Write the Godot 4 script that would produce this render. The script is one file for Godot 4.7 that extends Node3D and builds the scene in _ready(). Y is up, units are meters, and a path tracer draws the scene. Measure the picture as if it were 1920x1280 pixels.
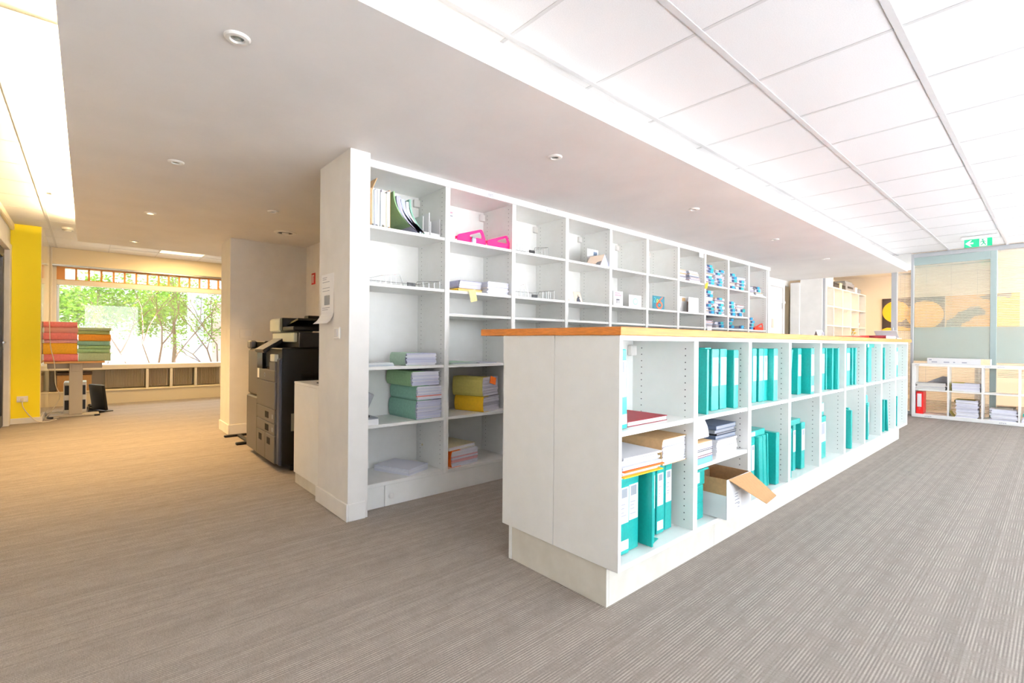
extends Node3D

# ---------------------------------------------------------------- state
var M := {}
var used := {}
var mesh_cache := {}
const ORD := ["first", "second", "third", "fourth", "fifth", "sixth", "seventh", "eighth", "ninth", "tenth", "eleventh", "twelfth"]
const CEIL := 2.42
const SOFFIT := 2.162

# ---------------------------------------------------------------- naming
func numbered(n):
	if not used.has(n):
		used[n] = 0
		return n
	used[n] += 1
	return "%s_%03d" % [n, used[n]]

func thing(n, label, cat, pos = Vector3.ZERO, turn = 0.0, group = ""):
	var o := Node3D.new()
	o.name = numbered(n)
	add_child(o)
	o.position = pos
	o.rotation_degrees.y = turn
	o.set_meta("label", label)
	o.set_meta("category", cat)
	if group != "":
		o.set_meta("group", group)
	return o

func struct(n):
	var o := Node3D.new()
	o.name = numbered(n)
	add_child(o)
	o.set_meta("kind", "structure")
	return o

func mi(parent, n, mesh, mat, pos = Vector3.ZERO, rot = Vector3.ZERO, label = ""):
	var o := MeshInstance3D.new()
	o.name = n
	o.mesh = mesh
	o.material_override = mat
	parent.add_child(o, true)
	o.position = pos
	o.rotation_degrees = rot
	if label != "":
		o.set_meta("label", label)
	return o

# ---------------------------------------------------------------- geometry
func sb():
	var st := SurfaceTool.new()
	st.begin(Mesh.PRIMITIVE_TRIANGLES)
	return st

func tri(st, a, b, c, n):
	if (c - a).cross(b - a).dot(n) < 0.0:
		var t = b
		b = c
		c = t
	for p in [a, b, c]:
		st.set_normal(n)
		st.set_uv(Vector2(p.x + p.z * 0.37, p.y + p.z * 0.63))
		st.add_vertex(p)

func quad(st, a, b, c, d, n):
	tri(st, a, b, c, n)
	tri(st, a, c, d, n)

func face(st, pts):
	# flat polygon fan, normal from its own corners, both sides drawn
	var n = (pts[1] - pts[0]).cross(pts[2] - pts[0]).normalized()
	for i in range(1, pts.size() - 1):
		tri(st, pts[0], pts[i], pts[i + 1], n)

func add_box(st, c, s, bev = 0.0, bs = Basis.IDENTITY):
	var h = s * 0.5
	var b = minf(bev, minf(h.x, minf(h.y, h.z)) * 0.8)
	var ax = [Vector3(1, 0, 0), Vector3(0, 1, 0), Vector3(0, 0, 1)]
	for i in 3:
		var u = ax[(i + 1) % 3]
		var v = ax[(i + 2) % 3]
		var hu = h[(i + 1) % 3] - b
		var hv = h[(i + 2) % 3] - b
		for sg in [-1.0, 1.0]:
			var n = ax[i] * sg
			var o = n * h[i]
			quad(st, c + bs * (o - u * hu - v * hv), c + bs * (o + u * hu - v * hv), c + bs * (o + u * hu + v * hv), c + bs * (o - u * hu + v * hv), bs * n)
	if b <= 0.0:
		return
	for i in 3:
		var w = ax[i]
		var u = ax[(i + 1) % 3]
		var v = ax[(i + 2) % 3]
		var hw = h[i] - b
		var hu = h[(i + 1) % 3]
		var hv = h[(i + 2) % 3]
		for su in [-1.0, 1.0]:
			for sv in [-1.0, 1.0]:
				var p = u * su * hu + v * sv * (hv - b)
				var q = u * su * (hu - b) + v * sv * hv
				quad(st, c + bs * (p - w * hw), c + bs * (p + w * hw), c + bs * (q + w * hw), c + bs * (q - w * hw), bs * (u * su + v * sv).normalized())
	for sx in [-1.0, 1.0]:
		for sy in [-1.0, 1.0]:
			for sz in [-1.0, 1.0]:
				var s3 = Vector3(sx, sy, sz)
				tri(st, c + bs * (s3 * Vector3(h.x, h.y - b, h.z - b)), c + bs * (s3 * Vector3(h.x - b, h.y, h.z - b)), c + bs * (s3 * Vector3(h.x - b, h.y - b, h.z)), bs * s3.normalized())

func box_mesh(s, bev = 0.0):
	var k = "%.4f %.4f %.4f %.4f" % [s.x, s.y, s.z, bev]
	if not mesh_cache.has(k):
		var st = sb()
		add_box(st, Vector3.ZERO, s, bev)
		mesh_cache[k] = st.commit()
	return mesh_cache[k]

func box(parent, n, a, b, mat, bev = 0.0, label = ""):
	return mi(parent, n, box_mesh((b - a).abs(), bev), mat, (a + b) * 0.5, Vector3.ZERO, label)

func add_lathe(st, prof, seg = 20, c = Vector3.ZERO, bs = Basis.IDENTITY):
	for i in range(prof.size() - 1):
		var p = prof[i]
		var q = prof[i + 1]
		var dn = Vector2(q.y - p.y, -(q.x - p.x))
		if dn.length() < 1e-9:
			continue
		dn = dn.normalized()
		for k in seg:
			var a0 = TAU * k / seg
			var a1 = TAU * (k + 1) / seg
			var e0 = Vector3(cos(a0), 0, sin(a0))
			var e1 = Vector3(cos(a1), 0, sin(a1))
			var em = (e0 + e1).normalized()
			var n = bs * (em * dn.x + Vector3.UP * dn.y)
			quad(st, c + bs * (e0 * p.x + Vector3.UP * p.y), c + bs * (e1 * p.x + Vector3.UP * p.y), c + bs * (e1 * q.x + Vector3.UP * q.y), c + bs * (e0 * q.x + Vector3.UP * q.y), n)

func add_tube(st, pts, r, seg = 6, r2 = -1.0):
	var m = pts.size()
	var rings = []
	var up = Vector3(0.123, 0.91, 0.21).normalized()
	for i in m:
		var d = (pts[mini(i + 1, m - 1)] - pts[maxi(i - 1, 0)]).normalized()
		var u = d.cross(up)
		if u.length() < 0.05:
			u = d.cross(Vector3(1, 0, 0))
		u = u.normalized()
		var v = u.cross(d)
		var rr = r if r2 < 0.0 else lerpf(r, r2, float(i) / (m - 1))
		var ring = []
		for k in seg:
			var a = TAU * k / seg
			ring.append([pts[i] + (u * cos(a) + v * sin(a)) * rr, u * cos(a) + v * sin(a)])
		rings.append(ring)
	for i in range(m - 1):
		for k in seg:
			var k2 = (k + 1) % seg
			var n = (rings[i][k][1] + rings[i][k2][1]).normalized()
			quad(st, rings[i][k][0], rings[i][k2][0], rings[i + 1][k2][0], rings[i + 1][k][0], n)
	for e in [0, m - 1]:
		var dd = (pts[1] - pts[0]).normalized() * -1.0 if e == 0 else (pts[m - 1] - pts[m - 2]).normalized()
		for k in range(1, seg - 1):
			tri(st, rings[e][0][0], rings[e][k][0], rings[e][k + 1][0], dd)

func curve(pts, n = 5):
	# Catmull-Rom through the points
	var out = []
	for i in range(pts.size() - 1):
		var p0 = pts[maxi(i - 1, 0)]
		var p3 = pts[mini(i + 2, pts.size() - 1)]
		for k in n:
			out.append(pts[i].cubic_interpolate(pts[i + 1], p0, p3, float(k) / n))
	out.append(pts[pts.size() - 1])
	return out

func add_prism(st, poly, z0, z1):
	var idx = Geometry2D.triangulate_polygon(PackedVector2Array(poly))
	for i in range(0, idx.size(), 3):
		var a = poly[idx[i]]
		var b = poly[idx[i + 1]]
		var c = poly[idx[i + 2]]
		tri(st, Vector3(a.x, a.y, z1), Vector3(b.x, b.y, z1), Vector3(c.x, c.y, z1), Vector3(0, 0, signf(z1 - z0)))
		tri(st, Vector3(a.x, a.y, z0), Vector3(b.x, b.y, z0), Vector3(c.x, c.y, z0), Vector3(0, 0, -signf(z1 - z0)))
	var area = 0.0
	for i in poly.size():
		area += poly[i].cross(poly[(i + 1) % poly.size()])
	for i in poly.size():
		var a = poly[i]
		var b = poly[(i + 1) % poly.size()]
		var d = (b - a).normalized()
		var n = Vector3(d.y, -d.x, 0) * signf(area)
		quad(st, Vector3(a.x, a.y, z0), Vector3(b.x, b.y, z0), Vector3(b.x, b.y, z1), Vector3(a.x, a.y, z1), n)

func add_band(st, outer, inner, z0, z1, closed = false):
	# strip between two outlines of the same length, given depth from z0 to z1
	var m = outer.size()
	for i in (m if closed else m - 1):
		var j = (i + 1) % m
		var o0 = outer[i]
		var o1 = outer[j]
		var i0 = inner[i]
		var i1 = inner[j]
		var out2 = ((o0 + o1) - (i0 + i1))
		var n = Vector3(out2.x, out2.y, 0).normalized()
		quad(st, Vector3(o0.x, o0.y, z0), Vector3(o1.x, o1.y, z0), Vector3(o1.x, o1.y, z1), Vector3(o0.x, o0.y, z1), n)
		quad(st, Vector3(i0.x, i0.y, z0), Vector3(i1.x, i1.y, z0), Vector3(i1.x, i1.y, z1), Vector3(i0.x, i0.y, z1), -n)
		for z in [z0, z1]:
			var f = Vector3(0, 0, 1.0 if z == maxf(z0, z1) else -1.0)
			quad(st, Vector3(o0.x, o0.y, z), Vector3(o1.x, o1.y, z), Vector3(i1.x, i1.y, z), Vector3(i0.x, i0.y, z), f)
	if not closed:
		for i in [0, m - 1]:
			var o0 = outer[i]
			var i0 = inner[i]
			var k = 1 if i == 0 else m - 2
			var d = (outer[i] - outer[k]).normalized()
			quad(st, Vector3(o0.x, o0.y, z0), Vector3(o0.x, o0.y, z1), Vector3(i0.x, i0.y, z1), Vector3(i0.x, i0.y, z0), Vector3(d.x, d.y, 0))

func offset_line(pts, t):
	# open outline moved sideways by t
	var out = []
	for i in pts.size():
		var d = (pts[mini(i + 1, pts.size() - 1)] - pts[maxi(i - 1, 0)]).normalized()
		out.append(pts[i] + Vector2(-d.y, d.x) * t)
	return out

func round_poly(pts, r, n = 4):
	var out = []
	var m = pts.size()
	for i in m:
		var p = pts[i]
		var a = pts[(i + m - 1) % m]
		var b = pts[(i + 1) % m]
		var ra = minf(r, (a - p).length() * 0.45)
		var rb = minf(r, (b - p).length() * 0.45)
		var s = p + (a - p).normalized() * ra
		var e = p + (b - p).normalized() * rb
		for k in n + 1:
			var t = float(k) / n
			out.append(s.lerp(p, t).lerp(p.lerp(e, t), t))
	return out

func ellipse(cx, cy, rx, ry, n = 28):
	var out = []
	for k in n:
		out.append(Vector2(cx + rx * cos(TAU * k / n), cy + ry * sin(TAU * k / n)))
	return out

func prism_mesh(poly, z0, z1):
	var st = sb()
	add_prism(st, poly, z0, z1)
	return st.commit()

# loose leaves of paper: one slab per few sheets, edges uneven, colours per slab
func sheets_mesh(w, h, d, n, sd, tints, jag = 0.006):
	var rng := RandomNumberGenerator.new()
	rng.seed = sd
	var st = sb()
	var y = 0.0
	var ts = []
	var sum = 0.0
	for i in n:
		var t = rng.randf_range(0.6, 1.4)
		ts.append(t)
		sum += t
	for i in n:
		var t = ts[i] / sum * h
		var c: Color = tints[rng.randi() % tints.size()]
		var v = rng.randf_range(0.9, 1.0)
		st.set_color(Color(c.r * v, c.g * v, c.b * v))
		var dx = rng.randf_range(-jag, jag)
		var dz = rng.randf_range(-jag, jag) * 0.7
		var bs := Basis(Vector3.UP, rng.randf_range(-0.012, 0.012))
		add_box(st, Vector3(w * 0.5 + dx, y + t * 0.46, -d * 0.5 + dz), Vector3(w, t * 0.9, d), 0.0, bs)
		y += t
	return st.commit()

func text_mesh(s, size, depth = 0.0012):
	var f := SystemFont.new()
	f.font_names = PackedStringArray(["Droid Sans"])
	var t := TextMesh.new()
	t.text = s
	t.font = f
	t.font_size = 32
	t.pixel_size = size / 32.0
	t.depth = depth
	t.curve_step = 2.0
	return t

# ---------------------------------------------------------------- materials
func mat(key, c, rough = 0.6, metal = 0.0):
	var m := StandardMaterial3D.new()
	m.albedo_color = c
	m.roughness = rough
	m.metallic = metal
	M[key] = m
	return m

func noise_tex(freq, sd, lo, hi, size = 256, fractal = 3):
	var n := FastNoiseLite.new()
	n.noise_type = FastNoiseLite.TYPE_SIMPLEX_SMOOTH
	n.seed = sd
	n.frequency = freq
	n.fractal_octaves = fractal
	var t := NoiseTexture2D.new()
	t.width = size
	t.height = size
	t.seamless = true
	t.noise = n
	var g := Gradient.new()
	g.set_color(0, lo)
	g.set_color(1, hi)
	t.color_ramp = g
	return t

func carpet_image():
	# ribbed loop pile: thin light and dark yarn rows that break off into plain stretches
	var w := 1024
	var h := 1024
	var rows := 80
	var rng := RandomNumberGenerator.new()
	rng.seed = 77
	var fine := FastNoiseLite.new()
	fine.seed = 5
	fine.frequency = 0.045
	var patch := FastNoiseLite.new()
	patch.seed = 9
	patch.frequency = 0.0065
	patch.fractal_octaves = 2
	var data := PackedByteArray()
	data.resize(w * h)
	var per := float(h) / rows
	# wrap noise by sampling on circles
	var cx := PackedFloat32Array()
	var sx := PackedFloat32Array()
	cx.resize(w)
	sx.resize(w)
	for x in w:
		cx[x] = cos(TAU * x / w) * w / TAU
		sx[x] = sin(TAU * x / w) * w / TAU
	for r in rows:
		var tone := rng.randf_range(0.955, 1.03)
		var off := rng.randf() * 4000.0
		var y0 := int(r * per)
		var y1 := int((r + 1) * per)
		for x in w:
			var f := patch.get_noise_3d(cx[x], sx[x], r * 22.0 + (1300.0 if r > 60 else 0.0))
			var line := clampf(0.62 + f * 1.9, 0.1, 1.0)
			var g := fine.get_noise_3d(cx[x] * 6.0, sx[x] * 6.0, off)
			for y in range(y0, y1):
				var t := (y - y0 + 0.5) / (y1 - y0)
				var rib := 0.5 - 0.5 * cos(TAU * t)
				var v := tone * (0.80 + 0.24 * line * (rib - 0.5)) + 0.10 * g + 0.07 * (rng.randf() - 0.5) + 0.03 * f - (0.16 if rng.randf() < 0.05 else 0.0)
				data[y * w + x] = int(clampf(v, 0.0, 1.0) * 255.0)
	var im := Image.create_from_data(w, h, false, Image.FORMAT_L8, data)
	return ImageTexture.create_from_image(im)

func wood_image():
	var w := 512
	var h := 256
	var a := FastNoiseLite.new()
	a.seed = 21
	a.frequency = 0.02
	a.fractal_octaves = 3
	var data := PackedByteArray()
	data.resize(w * h * 3)
	for y in h:
		for x in w:
			var e := TAU * x / w
			var n := a.get_noise_3d(cos(e) * 22.0, sin(e) * 22.0, y * 3.2)
			var g := a.get_noise_3d(cos(e) * 60.0 + 900.0, sin(e) * 60.0, y * 16.0)
			var v := clampf(0.88 + 0.10 * n + 0.08 * g, 0.0, 1.0)
			var i := (y * w + x) * 3
			data[i] = int(v * 255)
			data[i + 1] = int(clampf(v * (0.985 + 0.02 * n), 0, 1) * 255)
			data[i + 2] = int(clampf(v * (0.96 + 0.05 * n), 0, 1) * 255)
	return ImageTexture.create_from_image(Image.create_from_data(w, h, false, Image.FORMAT_RGB8, data))

func tri_tex(m, tex, scale, world = true):
	m.albedo_texture = tex
	m.uv1_triplanar = true
	m.uv1_world_triplanar = world
	m.uv1_scale = scale

func make_materials():
	var c = mat("carpet", Color(0.735, 0.69, 0.65), 0.95)
	tri_tex(c, carpet_image(), Vector3(1.25, 1.25, 1.25))
	c.heightmap_enabled = false
	var w = mat("wall", Color(0.93, 0.92, 0.90), 0.75)
	tri_tex(w, noise_tex(0.02, 3, Color(0.965, 0.965, 0.965), Color(1, 1, 1)), Vector3(0.8, 0.8, 0.8))
	w = mat("soffit_paint", Color(0.92, 0.91, 0.90), 0.85)
	tri_tex(w, noise_tex(0.012, 8, Color(0.97, 0.97, 0.97), Color(1, 1, 1)), Vector3(0.5, 0.5, 0.5))
	w = mat("tile", Color(0.88, 0.88, 0.885), 0.9)
	tri_tex(w, noise_tex(0.35, 4, Color(0.93, 0.93, 0.93), Color(1, 1, 1), 256, 2), Vector3(2, 2, 2))
	mat("grid", Color(0.76, 0.76, 0.765), 0.5)
	mat("slab", Color(0.7, 0.7, 0.7), 0.9)
	w = mat("yellow_paint", Color(0.99, 0.90, 0.02), 0.6)
	w = mat("melamine", Color(0.955, 0.955, 0.94), 0.38)
	tri_tex(w, noise_tex(0.03, 31, Color(0.985, 0.985, 0.98), Color(1, 1, 1)), Vector3(1.1, 1.1, 1.1))
	w = mat("melamine_edge", Color(0.95, 0.95, 0.94), 0.4)
	w = mat("plinth", Color(0.88, 0.865, 0.82), 0.5)
	tri_tex(w, noise_tex(0.025, 12, Color(0.95, 0.945, 0.93), Color(1, 1, 1)), Vector3(1.3, 1.3, 1.3))
	mat("pin", Color(0.25, 0.25, 0.25), 0.5)
	mat("gloss_white", Color(0.92, 0.92, 0.92), 0.25)
	mat("plastic_white", Color(0.92, 0.91, 0.89), 0.35)
	w = mat("worktop", Color(0.86, 0.52, 0.19), 0.42)
	tri_tex(w, wood_image(), Vector3(1.2, 4.0, 4.0))
	w = mat("desk_wood", Color(0.93, 0.72, 0.42), 0.45)
	tri_tex(w, M["worktop"].albedo_texture, Vector3(1.0, 3.0, 3.0))
	var cl = noise_tex(0.05, 40, Color(0.92, 0.92, 0.92), Color(1, 1, 1))
	w = mat("teal", Color(0.10, 0.68, 0.65), 0.3)
	tri_tex(w, cl, Vector3(4, 4, 4))
	mat("label_white", Color(0.95, 0.95, 0.95), 0.6)
	mat("label_grey", Color(0.60, 0.62, 0.65), 0.6)
	mat("ink", Color(0.25, 0.26, 0.30), 0.7)
	mat("ink_soft", Color(0.62, 0.63, 0.68), 0.7)
	var p = mat("paper", Color(1, 1, 1), 0.8)
	p.vertex_color_use_as_albedo = true
	for e in [["kraft", 0.87, 0.72, 0.52], ["green_folder", 0.58, 0.78, 0.70], ["leaf_folder", 0.62, 0.78, 0.58], ["pale_green", 0.76, 0.87, 0.78], ["yellow_folder", 0.95, 0.76, 0.12], ["straw_folder", 0.83, 0.78, 0.42], ["orange_folder", 1.0, 0.45, 0.06], ["pink_folder", 0.97, 0.55, 0.54], ["rose_folder", 0.95, 0.70, 0.72], ["amber_folder", 1.0, 0.76, 0.18], ["mint_folder", 0.68, 0.84, 0.62], ["sage_folder", 0.74, 0.82, 0.66], ["olive_folder", 0.72, 0.78, 0.52], ["tangerine_folder", 0.99, 0.66, 0.22], ["grey_folder", 0.62, 0.63, 0.65], ["lilac_folder", 0.77, 0.77, 0.88], ["cream_folder", 0.93, 0.88, 0.72], ["maroon_folder", 0.55, 0.12, 0.17], ["navy_folder", 0.17, 0.25, 0.42], ["blue_tab", 0.16, 0.62, 0.80], ["teal_tab", 0.16, 0.68, 0.70], ["straw_tab", 0.88, 0.79, 0.45], ["sticky_yellow", 0.97, 0.92, 0.66], ["moss_folder", 0.62, 0.57, 0.28]]:
		w = mat(e[0], Color(e[1], e[2], e[3]), 0.7)
		tri_tex(w, cl, Vector3(3, 3, 3))
	mat("pink_plastic", Color(0.98, 0.10, 0.42), 0.22)
	mat("red_plastic", Color(0.80, 0.03, 0.10), 0.25)
	mat("red_paint", Color(0.82, 0.06, 0.06), 0.4)
	mat("chrome", Color(0.72, 0.72, 0.72), 0.22, 1.0)
	mat("steel", Color(0.66, 0.66, 0.64), 0.35, 0.9)
	mat("alu", Color(0.72, 0.73, 0.74), 0.4, 0.3)
	mat("reflection_green", Color(0.60, 0.66, 0.65), 0.4)  # tone of a reflected window frame, given to solid bars
	mat("black", Color(0.03, 0.03, 0.035), 0.4)
	mat("black_gloss", Color(0.02, 0.02, 0.025), 0.15)
	mat("matte_black", Color(0.02, 0.02, 0.022), 0.85)
	mat("dark_grey", Color(0.14, 0.14, 0.15), 0.45)
	mat("copier_silver", Color(0.38, 0.365, 0.35), 0.45)
	mat("copier_blue", Color(0.24, 0.26, 0.32), 0.35)
	mat("copier_cream", Color(0.84, 0.84, 0.76), 0.4)
	mat("desk_grey", Color(0.72, 0.69, 0.63), 0.45)
	mat("cable", Color(0.86, 0.83, 0.76), 0.5)
	w = mat("cardboard", Color(0.72, 0.56, 0.38), 0.85)
	tri_tex(w, noise_tex(0.06, 55, Color(0.9, 0.9, 0.9), Color(1, 1, 1)), Vector3(3, 3, 3))
	mat("carton_white", Color(0.88, 0.88, 0.88), 0.6)
	mat("cream_paint", Color(0.88, 0.83, 0.72), 0.55)
	mat("radiator", Color(0.82, 0.76, 0.66), 0.5)
	mat("window_frame", Color(0.86, 0.83, 0.78), 0.45)
	mat("gloss_cream", Color(0.90, 0.84, 0.66), 0.08)
	mat("transom_wood", Color(0.80, 0.55, 0.28), 0.5)
	var t = mat("frost", Color(0.97, 0.94, 0.85), 0.6)
	t.backlight_enabled = true
	t.backlight = Color(0.95, 0.9, 0.78)
	var g = mat("glass", Color(0.93, 0.96, 0.95, 0.06), 0.02)
	g.transparency = BaseMaterial3D.TRANSPARENCY_ALPHA
	g = mat("glass_reflection", Color(0.64, 0.74, 0.72, 0.26), 0.02)  # green tint stands in for a reflection in the pane
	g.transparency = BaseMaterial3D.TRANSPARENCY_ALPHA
	g = mat("glass_film", Color(0.66, 0.75, 0.74, 0.58), 0.35)
	g.transparency = BaseMaterial3D.TRANSPARENCY_ALPHA
	mat("slat", Color(0.90, 0.87, 0.80), 0.5)
	mat("exit_green", Color(0.0, 0.66, 0.46), 0.4)
	mat("bark", Color(0.42, 0.31, 0.24), 0.9)
	var lf = mat("leaf", Color(0.56, 0.70, 0.14), 0.6)
	lf.backlight_enabled = true
	lf.backlight = Color(0.58, 0.72, 0.10)
	lf.vertex_color_use_as_albedo = true
	mat("garden_wall", Color(0.93, 0.92, 0.90), 0.9)
	mat("garden_ground", Color(0.72, 0.70, 0.66), 0.95)
	mat("paving", Color(0.80, 0.81, 0.83), 0.9)
	mat("pale_pink", Color(0.86, 0.76, 0.75), 0.8)
	mat("pale_blue", Color(0.74, 0.78, 0.88), 0.7)
	mat("office_wall", Color(0.95, 0.89, 0.80), 0.8)
	mat("canvas_dark", Color(0.27, 0.21, 0.19), 0.8)
	mat("canvas_yellow", Color(0.98, 0.74, 0.16), 0.8)
	mat("canvas_orange", Color(0.93, 0.70, 0.36), 0.8)
	mat("canvas_grey", Color(0.52, 0.50, 0.46), 0.8)
	mat("lens_off", Color(0.55, 0.58, 0.55), 0.1)
	mat("leaflet_blue", Color(0.72, 0.74, 0.90), 0.5)
	mat("leaflet_brown", Color(0.60, 0.53, 0.46), 0.5)
	mat("card_teal", Color(0.03, 0.40, 0.47), 0.5)
	mat("card_orange", Color(0.95, 0.36, 0.20), 0.5)
	mat("card_lime", Color(0.72, 0.84, 0.20), 0.5)
	mat("card_aqua", Color(0.25, 0.72, 0.78), 0.5)
	mat("card_pink", Color(0.95, 0.55, 0.60), 0.5)
	mat("card_green", Color(0.55, 0.75, 0.68), 0.5)
	mat("salmon", Color(0.86, 0.60, 0.56), 0.6)
	mat("card_blush", Color(0.95, 0.82, 0.72), 0.6)
	mat("blue_book", Color(0.45, 0.68, 0.88), 0.5)
	mat("slate_book", Color(0.40, 0.46, 0.55), 0.5)
	mat("flower", Color(0.98, 0.82, 0.25), 0.7)
	mat("leaf_plain", Color(0.30, 0.45, 0.15), 0.7)

func glow(key, c, energy):
	var m := StandardMaterial3D.new()
	m.albedo_color = c
	m.emission_enabled = true
	m.emission = c
	m.emission_energy_multiplier = energy
	M[key] = m
	return m

# ---------------------------------------------------------------- scene
func _ready():
	# camera: level, slightly rolled, eye at counter height
	var cam := Camera3D.new()
	cam.name = "camera"
	cam.fov = rad_to_deg(2.0 * atan(640.0 / 905.0))
	cam.rotation = Vector3(0.0001, deg_to_rad(-41.43), 0.0086)
	cam.position = Vector3(0, 1.05, 0)
	cam.near = 0.05
	cam.far = 200.0
	add_child(cam)
	cam.current = true
	# bright overcast sky
	var sky_m := ProceduralSkyMaterial.new()
	sky_m.sky_top_color = Color(0.86, 0.92, 1.0)
	sky_m.sky_horizon_color = Color(0.97, 0.98, 1.0)
	sky_m.ground_horizon_color = Color(0.80, 0.79, 0.76)
	sky_m.ground_bottom_color = Color(0.62, 0.61, 0.58)
	var sky := Sky.new()
	sky.sky_material = sky_m
	var env := Environment.new()
	env.background_mode = Environment.BG_SKY
	env.sky = sky
	env.background_energy_multiplier = 5.2
	env.tonemap_mode = Environment.TONE_MAPPER_LINEAR
	env.tonemap_exposure = 1.6
	env.sdfgi_enabled = true
	env.ssao_enabled = true
	env.ssil_enabled = true
	var we := WorldEnvironment.new()
	we.name = "world_environment"
	we.environment = env
	add_child(we)
	# high sun along the street: it lights the pale paving outside, not the room itself
	var sun := DirectionalLight3D.new()
	sun.name = "sun"
	sun.light_energy = 43.0
	sun.light_color = Color(1.0, 0.985, 0.97)
	sun.light_angular_distance = 0.6
	sun.shadow_enabled = true
	add_child(sun)
	sun.look_at_from_position(Vector3(7.0, 10.0, 1.0), Vector3.ZERO)
	make_materials()
	cove_lights()
	build_shell()
	build_ceiling()
	build_far_window()
	build_partition()
	build_counter()
	build_wall_shelves()
	fill_counter()
	fill_wall_shelves()
	build_low_shelf()
	build_copier_corner()
	build_desk()
	build_office()
	build_fixtures()
	build_garden()

func area_light(n, pos, rot, size, energy, color):
	var l := AreaLight3D.new()
	l.name = n
	l.area_size = size
	l.light_energy = energy
	l.light_color = color
	l.shadow_enabled = true
	add_child(l, true)
	l.position = pos
	l.rotation_degrees = rot
	return l

func cove_lights():
	# strips in the trough on the soffit; the white row is added ceiling fill
	var warm := Color(1.0, 0.88, 0.67)
	glow("tube_warm", warm, 2.0)
	var day := Color(1.0, 0.98, 0.96)
	glow("fill_tube", day, 0.4)
	for k in 6:  # unseen row, put in only to brighten the tiles above the long lip
		var x0 = 0.35 + k * 1.48
		var t = thing("cove_light", "%s added fill tube in the long trough brightening the ceiling tiles" % ORD[k], "light", Vector3(x0, 2.192, -1.63), 0.0, "fill tubes added in the long trough")
		var st = sb()
		add_tube(st, [Vector3(0, 0.062, 0), Vector3(1.4, 0.062, 0)], 0.012, 8)
		mi(t, "tube", st.commit(), M["fill_tube"])
		box(t, "batten", Vector3(-0.02, 0.0, -0.02), Vector3(1.42, 0.045, 0.02), M["gloss_white"])
		area_light("cove_area_light", Vector3(x0 + 0.7, 2.268, -1.63), Vector3(90, 0, 0), Vector2(1.4, 0.05), 0.06, day)  # added fill light, no such lamp is known here
	for k in 4:
		var z0 = -2.0 - k * 1.36
		var t = thing("cove_light", "%s warm fluorescent tube hidden in the trough beside the yellow wall" % ORD[k], "light", Vector3(0.03, 2.192, z0), 90.0, "tubes in the short trough")
		var st = sb()
		add_tube(st, [Vector3(0, 0.062, 0), Vector3(1.2, 0.062, 0)], 0.012, 8)
		mi(t, "tube", st.commit(), M["tube_warm"])
		box(t, "batten", Vector3(-0.02, 0.0, -0.02), Vector3(1.22, 0.045, 0.02), M["gloss_white"])
		area_light("cove_area_light", Vector3(0.03, 2.268, z0 - 0.6), Vector3(90, 0, 0), Vector2(0.05, 1.2), 6.8, warm)

# ---------------------------------------------------------------- room shell
func wall_box(n, a, b, m = "wall", bev = 0.0):
	var o = struct(n)
	box(o, "surface", a, b, M[m], bev)
	return o

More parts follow.
